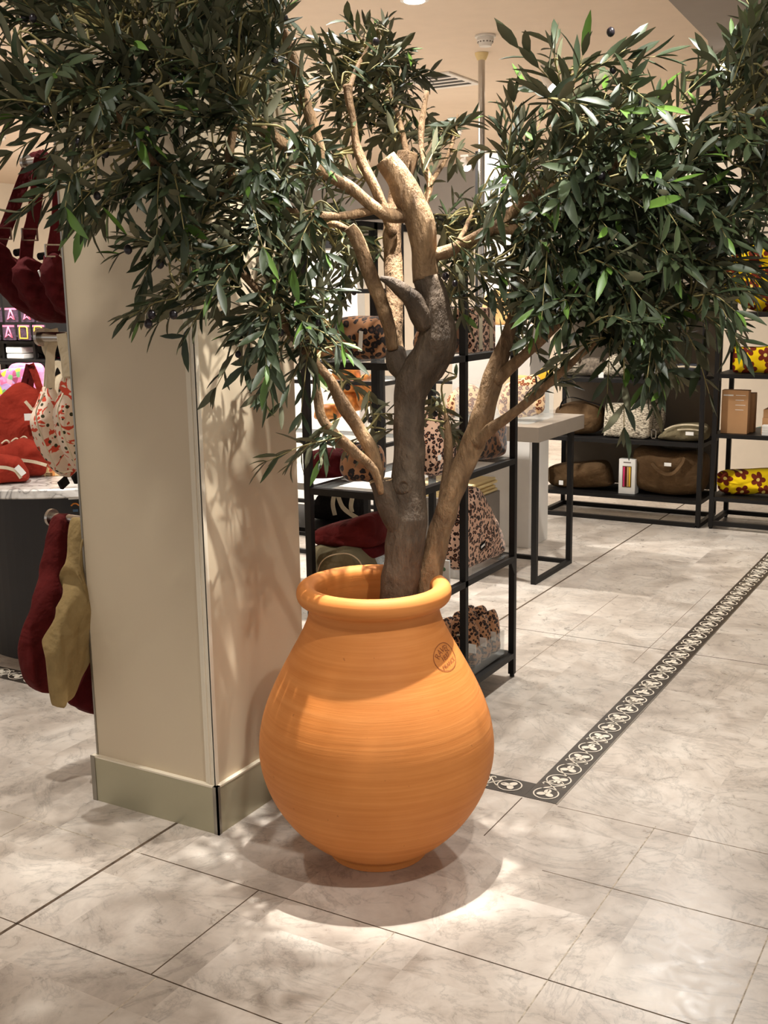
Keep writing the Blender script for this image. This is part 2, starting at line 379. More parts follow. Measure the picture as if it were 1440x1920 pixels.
M['floor'] = marble_floor()
def joint(name, c):
    t = NT(name, .8, .2); n1 = t.noise(t.co(), 60, 3); t.col(t.ramp(n1, [(.35, tuple(x*.5 for x in c[:3])+(1,)), (.6, c)])); return t.m
M['joint_d'] = joint('dark_grout', S(98, 82, 66)); M['joint_l'] = joint('pale_grout', S(205, 192, 172)); M['joint_m'] = joint('worn_grout', S(160, 146, 130))
M['border'] = plain('charcoal_border_tile', S(62, 55, 48), .35, .15, 30)
M['border_w'] = plain('cream_border_inlay', S(232, 222, 204), .4, .06, 30)
def terracotta():
    t = NT('terracotta', .62, .3); co = t.co('Object'); st = t.co('Object', (1.6, 1.6, 60)); a = t.noise(st, 1.3, 5, .6); b = t.noise(co, 5, 4)
    c = t.ramp(a, [(.3, S(196, 118, 52)), (.5, S(208, 130, 62)), (.7, S(218, 142, 74))]); c = t.mix(.35, c, t.ramp(b, [(.3, S(192, 114, 50)), (.7, S(222, 148, 84))]))
    sp_ = t.noise(co, 60, 2); c = t.mix(t.ramp(sp_, [(.74, BW(0)), (.78, BW(.5))]), c, S(150, 84, 40)); t.col(c)
    t.bump(a, .25, .004); return t.m
M['terra'] = terracotta(); M['stamp'] = plain('pressed_clay', S(140, 76, 34), .8)
def bark(name, c1, c2, c3, sc=9, bs=.5):
    t = NT(name, .72, .3); co = t.co('Object', (1, 1, .45)); n1 = t.noise(co, sc, 7, .65, .8); n2 = t.noise(co, sc*6, 4, .6)
    c = t.ramp(n1, [(.3, c1), (.5, c2), (.7, c3)]); t.col(t.mix(.5, c, t.ramp(n2, [(.35, BW(.62)), (.6, BW(1.05))]), 'MULTIPLY'))
    t.bump(t.math('MULTIPLY_ADD', n1, 2.0, n2), min(1, bs*1.6), .012); return t.m
M['bark'] = bark('grey_olive_bark', S(62, 51, 40), S(88, 73, 58), S(122, 105, 86))
M['bark2'] = bark('tan_peeled_bark', S(98, 74, 52), S(132, 104, 74), S(168, 136, 100), 14)
M['twig'] = plain('twig_green_brown', S(150, 138, 88), .7)
def leafm(name, a, b, rough, sp2):
    t = NT(name, rough, sp2); n1 = t.noise(t.co(), 11, 2, .5); n2 = t.noise(t.co(), 1.9, 2); c = t.ramp(n1, [(.25, a), (.75, b)]); t.col(c)
    return t.m
M['leaf'] = leafm('olive_leaf_top', S(38, 50, 32), S(68, 80, 50), .48, .42)
M['leaf_b'] = leafm('olive_leaf_underside', S(92, 94, 70), S(124, 122, 96), .6, .3)
M['leaf_y'] = leafm('young_leaf_green', S(78, 112, 44), S(104, 138, 56), .42, .5)
M['fruit'] = plain('ripe_olive_skin', S(40, 34, 40), .3, .3)

# ---------------------------------------------------------------- setting
def struct(o): o['kind'] = 'structure'; return o
fl = struct(MB().box(-14, -2.5, -.05, 4, 13.5, 0).build('floor', M['floor'])); 
fl.data.transform(Matrix.Translation(fl.location)); fl.location = (0, 0, 0)
def groove(name, segs, mat, w, z=.0006):
    m = MB()
    for (x0, y0, x1, y1) in segs:
        if abs(x1-x0) < abs(y1-y0): m.box(x0-w/2, y0, -.001, x1+w/2, y1, z)
        else: m.box(x0, y0-w/2, -.001, x1, y1+w/2, z)
    return m.build(name, mat, fl)
groove('expansion_joint', [(-2.03, .5, -2.03, 12.5)], M['joint_d'], .009)
groove('dark_grout_line', [(-3.2, 1.674, 1.0, 1.674), (-4, 4.46, 1.5, 4.46), (-1.60, 1.674, -1.60, 2.083), (-1.215, 2.62, -1.215, 2.89), (-2.0, 2.083, 1.0, 2.083)], M['joint_d'], .003)
groove('worn_grout_line', [(-1.0, 2.52, -.42, 2.52), (-1.1, 2.887, -.2, 2.887), (-1.68, 3.9, -1.68, 5.2), (-1.30, 4.25, -1.30, 5.5)], M['joint_m'], .0025)
groove('pale_grout_line', [(-1.2, 1.3, -1.2, 2.083), (-.81, 1.3, -.81, 2.9), (-2.6, 2.083, -2.0, 2.083), (-.42, 1.2, -.42, 2.9), (-1.58, 1.2, -1.58, 1.67), (-.4, 2.5, -.1, 2.5), (-2.42, 1.7, -2.42, 2.083), (-1.66, 4.46, -1.2, 4.46)], M['joint_l'], .003)

# border with scroll and trefoil motifs
def ring(m, c, ux, uy, r0, r1, a0=0, a1=2*PI, n=22, z=.0028):
    vs = []; fs = []
    for i in range(n+1):
        a = a0+(a1-a0)*i/n
        for r in (r0, r1): p = c+ux*(r*math.cos(a))+uy*(r*math.sin(a)); vs += [Vector((p.x, p.y, z))]
    for i in range(n): fs.append((2*i, 2*i+1, 2*i+3, 2*i+2))
    m.add(vs, fs, 1)
def disc(m, c, ux, uy, rx, ry, rot=0, n=14, z=.0028):
    vs = []
    for i in range(n):
        a = 2*PI*i/n; u = rx*math.cos(a); v = ry*math.sin(a); u, v = u*math.cos(rot)-v*math.sin(rot), u*math.sin(rot)+v*math.cos(rot)
        p = c+ux*u+uy*v; vs.append(Vector((p.x, p.y, z)))
    m.add(vs, [tuple(range(n))], 1)
def motifs(m, p0, d, nrm, count, sp_=.098):
    d, nrm = Vector(d), Vector(nrm)
    for k in range(count):
        c = Vector(p0)+d*(sp_*k+(.004 if k % 2 else -.004)); fl_ = 1 if k % 2 else -1
        ring(m, c, d, nrm, .0355, .0398)
        for q in range(3):
            a = PI*.5*fl_*0+2*PI*q/3+(PI if k % 2 else 0); disc(m, c+d*(.0145*math.cos(a))+nrm*(.0145*math.sin(a)), d, nrm, .0148, .011, a)
        disc(m, c-d*fl_*.02, d, nrm, .007, .002)
        if k % 2 == 0:                                       # crossing tendrils between a pair
            c2 = c+d*sp_/2+d*.004
            for s_ in (1, -1):
                pts = [c2+d*(-.026)+nrm*(.026*s_), c2+d*(-.008)+nrm*(.010*s_), c2+d*.008-nrm*(.010*s_), c2+d*.022-nrm*(.030*s_), c2+d*.012-nrm*(.036*s_), c2+d*.006-nrm*(.030*s_)]
                m.ribbon([Vector((p.x, p.y, .0018)) for p in pts], d.cross(Vector((0, 0, 1))), .0036, .002, 1)
                m.ribbon([Vector((p.x, p.y, .0018)) for p in [c2-(p-c2) for p in pts[:1]]+[c2+d*.03+nrm*(.022*s_), c2+d*.045+nrm*(.012*s_)]], d.cross(Vector((0, 0, 1))), .003, .002, 1)
        else:
            c2 = c+d*sp_/2; m.ribbon([Vector((p.x, p.y, .0018)) for p in (c2+d*(-.02)+nrm*.02, c2, c2+d*.02-nrm*.02)], d.cross(Vector((0, 0, 1))), .0036, .002, 1)
        
bm_ = MB(); bm_.box(-1.213, 2.898, -.002, -1.109, 7.4, .0015)
motifs(bm_, (-1.161, 2.952, 0), (0, 1, 0), (1, 0, 0), 42)
b1 = bm_.build('trim_1', [M['border'], M['border_w']]); struct(b1)
bm_ = MB(); bm_.box(-5.2, 2.898, -.002, -1.2135, 2.998, .0014)
motifs(bm_, (-1.285, 2.948, 0), (-1, 0, 0), (0, 1, 0), 40)
b2 = bm_.build('trim_2', [M['border'], M['border_w']]); struct(b2)
m = MB(); m.box(-1.1085, 2.895, -.001, -1.1045, 7.4, .002); struct(m.build('trim_3', M['steel_edge']))
b2b = MB()
for k in range(11):
    b2b.box(-1.213, 2.998+.4*k, .0012, -1.109, 2.9995+.4*k, .0019)
    b2b.box(-1.213-.2-.4*k, 2.898, .0012, -1.2115-.2-.4*k, 2.998, .0019)
struct(b2b.build('trim_4', M['joint_m']))

struct(MB().box(-14, -2.5, 3.0, 4, 13.5, 3.08).build('ceiling', M['ceiling']))
struct(MB().box(-2.55, 9.3, 0, 4, 9.42, 3.0).build('wall_back', M['wall']))
struct(MB().box(-14, 13.3, 0, -2.55, 13.42, 3.0).build('wall_far', M['wall']))
struct(MB().box(-2.65, 9.42, 0, -2.55, 13.3, 3.0).build('wall_return', M['wall']))
struct(MB().box(-12.1, 2, 0, -12, 13.3, 3.0).build('wall_left', M['wall']))
struct(MB().box(-11.9, 12.7, 2.32, -2.66, 13.29, 2.999).build('trim_5', M['wall_grey']))      # grey bulkhead at the far end
m = MB(); z0, z1 = 2.62, 3.0
a = onZ(1253, 0, z0); b = onZ(1327, 76, z0); c = onZ(1330, 94, z0)
m2 = [(a.x-.0, a.y-1.0), (a.x, a.y), (b.x, b.y), (c.x, c.y+.0), (c.x+.02, 9.29), (1.5, 9.29), (1.5, a.y-1.0)]
m.add([(x, y, z) for z in (z0, z1) for x, y in m2], [tuple(range(7)), tuple(range(13, 6, -1))]+[(i, (i+1) % 7, 7+(i+1) % 7, 7+i) for i in range(7)])
struct(m.build('trim_6', M['soffit']))

# column
cx0, cx1, cy0, cy1 = -2.34, -1.89, 2.283, 2.735
cl = struct(MB().box(cx0, cy0, 0, cx1, cy1, 3.0).build('wall_column', M['col'], bevel=.002))
m = MB(); m.box(cx1-.030, cy0-.006, .135, cx1+.004, cy0-.0005, 2.999); m.box(cx1+.0005, cy0-.006, .135, cx1+.0055, cy0+.008, 2.999); m.box(cx1-.018, cy0-.009, .135, cx1-.012, cy0-.005, 2.999)
m.build('corner_bead', M['trimw'], cl)
MB().box(cx0-.003, cy0-.003, .14, cx0+.003, cy0+.003, 2.999).build('corner_bead', M['steel_edge'], cl)
m = MB(); t_ = .014; m.box(cx0-t_, cy0-t_, 0, cx1+t_, cy0-.0005, .142); m.box(cx1+.0005, cy0-t_, 0, cx1+t_, cy1+t_, .142); m.box(cx0-t_, cy0, 0, cx0-.0005, cy1+t_, .142); m.box(cx0, cy1+.0005, 0, cx1, cy1+t_, .142)
sk = m.build('skirting', M['plinth'], cl)
m = MB()
for (x, y) in ((cx0-t_, cy0-t_), (cx1+t_, cy0-t_)):
    m.box(x-.0025, y-.0025, 0, x+(.012 if x < -2 else .0025), y+(.012 if x > -2 else .012), .1435) if x > -2 else m.box(x-.0025, y-.0025, 0, x+.014, y+.01, .1435)
m.box(cx1+t_-.014, cy0-t_-.0025, 0, cx1+t_+.0025, cy0-t_+.002, .1435)
m.build('metal_corner', M['steel_edge'], sk)
m = MB(); m.box(cx0-t_-.001, cy0-t_-.001, .139, cx1+t_+.001, cy0, .144); m.box(cx1, cy0-t_-.001, .139, cx1+t_+.001, cy1+t_, .144); m.build('skirting_cap', M['trimw'], sk)

# ---------------------------------------------------------------- terracotta jar
PX, PY = -1.441, 2.420
prof = [(.0, 0), (.122, 0), (.130, .004), (.131, .014), (.140, .024), (.178, .048), (.216, .082), (.250, .122), (.280, .170), (.301, .220), (.313, .270), (.3155, .315), (.310, .365), (.297, .415), (.277, .465), (.252, .515), (.225, .565), (.200, .610), (.182, .648), (.174, .672), (.172, .690), (.176, .700), (.188, .704), (.198, .712), (.203, .724), (.203, .738), (.197, .750), (.186, .757), (.172, .757), (.160, .750), (.154, .738), (.153, .71), (.154, .68), (.165, .64), (.21, .56), (.25, .47), (.27, .44)]
pq = catmull([Vector((r, 0, z)) for r, z in prof], 4)
PROF = [(max(p.x, .0001), p.z) for p in pq]
pot = empty('terracotta_jar', (PX, PY, 0), 'huge bulbous orange terracotta jar with thick rolled rim holding the olive tree', 'jar')
MB().lathe((PX, PY, 0), PROF, 128).build('jar_body', M['terra'], pot, smooth=True)
MB().lathe((PX, PY, 0), [(.0001, .50), (.12, .505), (.22, .50), (.22, .48), (.0001, .48)], 48).build('soil', plain('dark_soil', S(70, 55, 42), .95, .4, 40), pot, smooth=True)
# pressed oval stamp RAVEL 1837 FRANCE
outer = [(r, z) for r, z in PROF if z < .70 and r > .1][:]
def prad(z):
    best = .3
    for (r0, z0_), (r1, z1_) in zip(outer, outer[1:]):
        if z0_ <= z <= z1_: return r0+(r1-r0)*(z-z0_)/max(z1_-z0_, 1e-6)
    return best
rr_ = ray(835, 1231); hit = None
for k in range(2000):
    p = CAM+rr_*(2.3+k*.0005)
    if .2 < p.z < .68 and math.hypot(p.x-PX, p.y-PY) < prad(p.z): hit = p; break
th0 = math.atan2(hit.y-PY, hit.x-PX); zc = hit.z
def wrap(u, v, off=.0012):                                   # u to the right, v up on the jar's skin
    z = zc+v*.78; r = prad(z)+off; a = th0+u/prad(zc); return (PX+r*math.cos(a), PY+r*math.sin(a), z)
m = MB()
def addt(s, size, u0, v0, rot=0, arc=0):
    vs, fs = text2d(s, size); out = []
    for q in vs:
        u, v = q.x, q.y
        if arc: a = u/arc; u, v = math.sin(a)*(arc+v), math.cos(a)*(arc+v)-arc
        u, v = u*math.cos(rot)-v*math.sin(rot), u*math.sin(rot)+v*math.cos(rot)
        out.append(wrap(u+u0, v+v0))
    m.add(out, fs)
RO = math.radians(9)
addt('RAVEL', .026, -.003, .021, RO, .06); addt('1837', .021, 0, -.001, RO); addt('FRANCE', .017, .002, -.022, RO)
for k in range(64):
    a0, a1 = 2*PI*k/64, 2*PI*(k+1)/64; q = []
    for a, e in ((a0, 1), (a1, 1), (a1, .95), (a0, .95)):
        u, v = .051*e*math.cos(a), .041*e*math.sin(a); q.append(wrap(u*math.cos(RO)-v*math.sin(RO), u*math.sin(RO)+v*math.cos(RO)))
    m.add(q, [(0, 1, 2, 3)])
m.build('pressed_stamp', M['stamp'], pot)

# ---------------------------------------------------------------- olive tree
tree = empty('olive_tree', (PX+.03, PY, .5), 'large olive tree with knotted trunk, cut limbs and dense grey-green leaves in jar', 'tree')
def wood(name, pts, mat, n=14, bump=.12, seed=0, sub=6):
    P = [dp(x, y, d) for x, y, d, r in pts]; Rr = [r*d/F_PX for x, y, d, r in pts]
    return MB().tube(P, Rr, n, sub, 0, True, bump, seed), P
skel = []                                                    # points the twigs grow from
def limb(name, pts, mat, n=14, bump=.12, seed=0, grow=True):
    m, P = wood(name, pts, mat, n, bump, seed); o = m.build(name, mat, tree, smooth=True)
    if grow:
        Q = catmull(P, 5); skel.extend(Q)
    return o
limb('trunk', [(748, 1185, 2.95, 36), (748, 1110, 2.95, 35), (757, 1040, 2.94, 36), (763, 980, 2.93, 37), (765, 930, 2.93, 34), (766, 880, 2.93, 31), (766, 840, 2.93, 30), (766, 815, 2.93, 29), (767, 770, 2.94, 29), (771, 735, 2.94, 31), (782, 708, 2.94, 36), (806, 672, 2.93, 37), (820, 630, 2.92, 36), (814, 575, 2.91, 31), (800, 520, 2.90, 26)], M['bark'], 28, .10, 1, False)
m = MB(); m.tube([dp(800, 527, 2.9), dp(797, 500, 2.9), dp(795, 470, 2.89), dp(788, 420, 2.88), dp(768, 375, 2.87), (dp(748, 335, 2.86)), dp(722, 298, 2.85)], [r*2.88/F_PX for r in (25, 25, 25, 27, 27, 24, 21)], 24, 6, 0, True, .08, 3)
m.build('upper_trunk', M['bark2'], tree, smooth=True)
limb('trunk_fork', [(778, 720, 2.95, 28), (762, 700, 2.95, 22), (745, 680, 2.96, 20), (742, 655, 2.97, 18)], M['bark'], 18, .1, 5, False)
limb('branch', [(742, 664, 2.975, 17), (738, 630, 2.98, 17), (740, 570, 3.0, 17), (737, 500, 3.02, 18), (735, 430, 3.03, 17), (742, 370, 3.04, 15), (760, 310, 3.05, 22), (765, 288, 3.05, 20)], M['bark2'], 18, .12, 6, False)
limb('cut_stub', [(800, 610, 2.90, 22), (778, 570, 2.87, 20), (755, 545, 2.85, 15), (735, 530, 2.84, 10), (713, 521, 2.83, 4)], M['bark'], 16, .2, 7, False)
limb('cut_stub', [(762, 1010, 2.92, 20), (735, 960, 2.91, 24), (718, 915, 2.90, 21), (714, 902, 2.90, 22)], M['bark'], 18, .06, 8, False)
c0 = dp(714, 901.5, 2.90); ax = (dp(714, 890, 2.90)-dp(718, 915, 2.905)).normalized(); s_ = 2.9/F_PX
MB().lathe(c0, [(21*s_, -.004), (22*s_, .002), (20*s_, .004), (15*s_, .002), (14*s_, -.01), (.001, -.012)], 24, 0, ax).build('cut_rim', plain('cut_wood', S(190, 160, 120), .7, .15, 40), tree, smooth=True)
m = MB(); kk = dp(757, 911, 2.93-.045)                        # knot hole ring on the trunk
m.lathe(kk, [(.0001, -.006), (.006, -.004), (.011, .006), (.015, .008), (.021, .004), (.028, -.006)], 20, 0, -FWD); m.build('bark_knot', M['bark'], tree, smooth=True)
limb('branch', [(738, 655, 2.95, 10), (726, 600, 2.93, 13), (706, 545, 2.91, 14), (685, 490, 2.89, 14), (668, 445, 2.87, 13), (655, 425, 2.86, 11)], M['bark2'], 14, .16, 9)
limb('branch', [(772, 400, 2.88, 16), (735, 405, 2.86, 13), (700, 388, 2.84, 11), (655, 350, 2.82, 12), (610, 325, 2.80, 12), (555, 288, 2.77, 12), (500, 247, 2.72, 12), (440, 200, 2.66, 11), (372, 152, 2.6, 10), (300, 110, 2.52, 6), (220, 70, 2.45, 4)], M['bark2'], 14, .12, 10)
limb('branch', [(612, 325, 2.80, 12), (600, 285, 2.79, 12), (583, 225, 2.78, 11), (565, 165, 2.77, 11), (545, 100, 2.75, 10), (528, 50, 2.73, 9), (505, -30, 2.70, 8)], M['bark2'], 14, .12, 11)
limb('branch', [(737, 440, 3.0, 9), (715, 380, 2.99, 10), (697, 340, 2.98, 10), (680, 305, 2.98, 10), (668, 270, 2.98, 8), (662, 225, 2.98, 6), (655, 190, 2.98, 8), (652, 160, 2.98, 9)], M['bark2'], 12, .14, 12)
limb('branch', [(785, 425, 2.92, 7), (797, 380, 2.94, 7), (806, 345, 2.96, 6), (792, 290, 2.97, 5), (790, 240, 2.98, 6), (800, 172, 3.0, 5)], M['bark2'], 10, .14, 13)
limb('branch', [(805, 482, 2.90, 13), (830, 475, 2.88, 12), (860, 462, 2.86, 11), (890, 448, 2.83, 12), (930, 425, 2.80, 11), (975, 385, 2.77, 10), (1020, 355, 2.74, 8), (1065, 342, 2.72, 6)], M['bark2'], 14, .2, 14)
limb('branch', [(930, 430, 2.8, 10), (985, 428, 2.76, 11), (1040, 405, 2.72, 13), (1075, 385, 2.7, 16), (1088, 372, 2.69, 15)], M['bark2'], 14, .16, 15)
limb('branch', [(1070, 395, 2.70, 9), (1115, 365, 2.66, 8), (1150, 320, 2.62, 7), (1180, 270, 2.58, 4), (1210, 210, 2.55, 3)], M['bark2'], 10, .12, 16)
limb('branch', [(1110, 370, 2.68, 8), (1190, 365, 2.66, 8), (1260, 330, 2.63, 9), (1330, 285, 2.60, 9), (1385, 245, 2.57, 9), (1436, 212, 2.55, 8), (1500, 170, 2.5, 7)], M['bark2'], 10, .10, 17)
limb('branch', [(713, 930, 2.90, 7), (708, 880, 2.89, 11), (694, 840, 2.88, 13), (670, 800, 2.87, 13), (645, 762, 2.85, 14), (618, 712, 2.82, 10), (580, 668, 2.78, 8), (545, 625, 2.74, 8), (505, 570, 2.68, 7), (450, 508, 2.62, 7), (405, 470, 2.58, 5), (360, 430, 2.52, 3)], M['bark2'], 14, .14, 18)
limb('branch', [(716, 925, 2.88, 7), (700, 880, 2.86, 9), (665, 848, 2.84, 10), (628, 815, 2.81, 10), (604, 785, 2.79, 9), (596, 745, 2.78, 9), (590, 700, 2.77, 5)], M['bark2'], 12, .14, 19)
limb('side_trunk', [(795, 1180, 2.99, 24), (803, 1090, 2.98, 23), (818, 1020, 2.98, 22), (838, 955, 2.97, 21), (862, 890, 2.96, 21), (888, 830, 2.95, 22), (908, 770, 2.94, 21), (924, 710, 2.93, 20), (940, 665, 2.92, 17), (955, 620, 2.91, 12), (965, 572, 2.90, 6)], M['bark2'], 20, .12, 20, False)
limb('branch', [(820, 1000, 2.99, 9), (832, 930, 3.0, 10), (840, 880, 3.0, 10), (840, 820, 3.01, 8), (836, 775, 3.01, 4)], M['bark2'], 12, .14, 21)
limb('branch', [(930, 715, 2.92, 14), (955, 690, 2.9, 12), (990, 660, 2.87, 10), (1030, 622, 2.83, 10), (1070, 585, 2.79, 9), (1120, 540, 2.74, 6), (1180, 500, 2.7, 4), (1260, 480, 2.65, 3)], M['bark2'], 12, .14, 22)
limb('branch', [(892, 832, 2.93, 13), (920, 805, 2.91, 11), (955, 780, 2.88, 9), (1000, 745, 2.84, 8), (1050, 700, 2.79, 7), (1110, 650, 2.74, 6), (1190, 610, 2.68, 4), (1280, 590, 2.62, 3)], M['bark2'], 12, .12, 23)
limb('branch', [(720, 390, 2.86, 8), (640, 405, 2.82, 8), (560, 400, 2.75, 8), (490, 385, 2.68, 7), (430, 365, 2.6, 7), (360, 345, 2.54, 7), (300, 318, 2.48, 8), (265, 275, 2.45, 9), (240, 235, 2.43, 10), (200, 192, 2.40, 8)], M['bark2'], 12, .14, 24)
limb('branch', [(440, 365, 2.6, 7), (430, 300, 2.58, 8), (437, 245, 2.56, 8), (445, 190, 2.54, 5)], M['bark2'], 10, .12, 25)

limb('branch', [(653, 175, 2.98, 5), (668, 130, 3.06, 5), (690, 90, 3.14, 4), (705, 55, 3.2, 3)], M['bark2'], 8, .12, 26)
limb('branch', [(766, 300, 3.05, 6), (752, 240, 3.1, 6), (735, 180, 3.16, 5), (725, 130, 3.2, 3)], M['bark2'], 8, .12, 27)
limb('branch', [(1180, 270, 2.58, 4), (1120, 230, 2.56, 4), (1075, 180, 2.55, 4), (1060, 120, 2.54, 3)], M['bark2'], 8, .12, 28)
limb('branch', [(650, 430, 2.87, 7), (625, 420, 2.95, 6), (600, 430, 3.03, 4)], M['bark2'], 8, .12, 29)
limb('branch', [(805, 345, 2.96, 5), (835, 300, 3.02, 4), (852, 255, 3.06, 3), (858, 215, 3.08, 2)], M['bark2'], 8, .12, 30)
limb('branch', [(850, 470, 2.87, 6), (872, 430, 2.95, 5), (888, 395, 3.03, 3)], M['bark2'], 8, .12, 31)
leaf_v, leaf_f, leaf_m = [], [], []
def add_leaf(p, d, n, L, W, young=False):
    """lance leaf: length along d, upper face n; an upper and a lower skin a hair apart"""
    d = d.normalized(); s = d.cross(n).normalized(); n = s.cross(d)
    prof_ = [(.0, .12), (.22, .74), (.5, 1.0), (.76, .72), (1.0, .02)]; cu = random.uniform(-.10, .28)
    for side, off in ((0, .0005), (1, -.0005)):
        b = len(leaf_v)
        for t, wv in prof_:
            c = p+d*(L*t)-n*(cu*L*t*t)+n*off; hw = W/2*wv; up = n*(hw*.28)
            leaf_v.extend((c+s*hw+up, c, c-s*hw+up))
        for i in range(4):
            q = b+3*i
            for a in (0, 1):
                f = (q+a, q+a+1, q+a+4, q+a+3)
                leaf_f.append(f if side else f[::-1]); leaf_m.append((2 if young else 0) if side == 0 else 1)
twigs = MB()
colbox = (cx0-.03, cy0-.02, cx1+.02, cy1+.03)
def blocked(p): return (colbox[0] < p.x < colbox[2] and colbox[1] < p.y < colbox[3]) or (p.x < cx1+.02 and p.y > cy0-.02) or p.z > 2.95
crown = dp(760, 560, 2.9)
fruit_spots = []
def grow_twig(T, big=1.0, droop=.3, nl=None, fr=.12):
    B = min(skel, key=lambda q: (q-T).length_squared); D = T-B; L = D.length
    if L < .03: D = (T-crown).normalized()*.05; L = .05
    out = (T-crown); out.z *= .6; out.normalize()
    rnd = Vector((random.gauss(0, 1), random.gauss(0, 1), random.gauss(0, 1)))
    mid = B.lerp(T, .5)+Vector((0, 0, .12*L))+rnd*.03*min(1, L*3)
    dirn = (D.normalized()*.8+out*.5+rnd*.42+Vector((0, 0, -droop*random.random()+.12))).normalized()
    tl = random.uniform(.11, .20); E_ = T+dirn*tl*.5; S_ = T-dirn*tl*.5
    path = catmull([B, mid.lerp(S_, .3), S_, T, E_+Vector((0, 0, -.02*droop*3))], 4)
    if any(blocked(q) for q in path[6:]): return False
    twigs.tube(path, [.0032-.0022*i/(len(path)-1) for i in range(len(path))], 5, 1)
    leafy = catmull([S_, T, path[-1]], 6); nl = nl or random.randint(5, 7); upv = Vector((0, 0, 1))
    for k in range(nl):
        f = k/(nl-1)*(len(leafy)-1.001); i = int(f); p = leafy[i].lerp(leafy[i+1], f-i); a = (leafy[i+1]-leafy[i]).normalized()
        ph = (k % 2)*PI/2+random.gauss(0, .4); o1 = a.orthogonal().normalized(); o2 = a.cross(o1)
        for sgn in (1, -1):
            o = (o1*math.cos(ph)+o2*math.sin(ph))*sgn; sp_ = random.uniform(.5, 1.0)*(1-.4*k/nl)
            ld = (a*1.0+o*sp_*1.1+Vector((0, 0, random.gauss(0, .18)))).normalized()
            LL = random.uniform(.054, .098)*big*(1-.25*abs(k/nl-.45)); W = LL*random.uniform(.18, .27)
            nn = (upv*.8+a*.5-o*.2+Vector((random.gauss(0, .35), random.gauss(0, .35), random.gauss(0, .3)))).normalized()
            q = p+ld*LL
            if blocked(q): continue
            add_leaf(p, ld, nn, LL, W, k >= nl-1 and random.random() < .28)
    add_leaf(path[-1], (path[-1]-path[-2]), (upv+rnd*.3).normalized(), .05*big, .012*big, random.random() < .3)
    if random.random() < fr: fruit_spots.append((T, dirn))
    return True
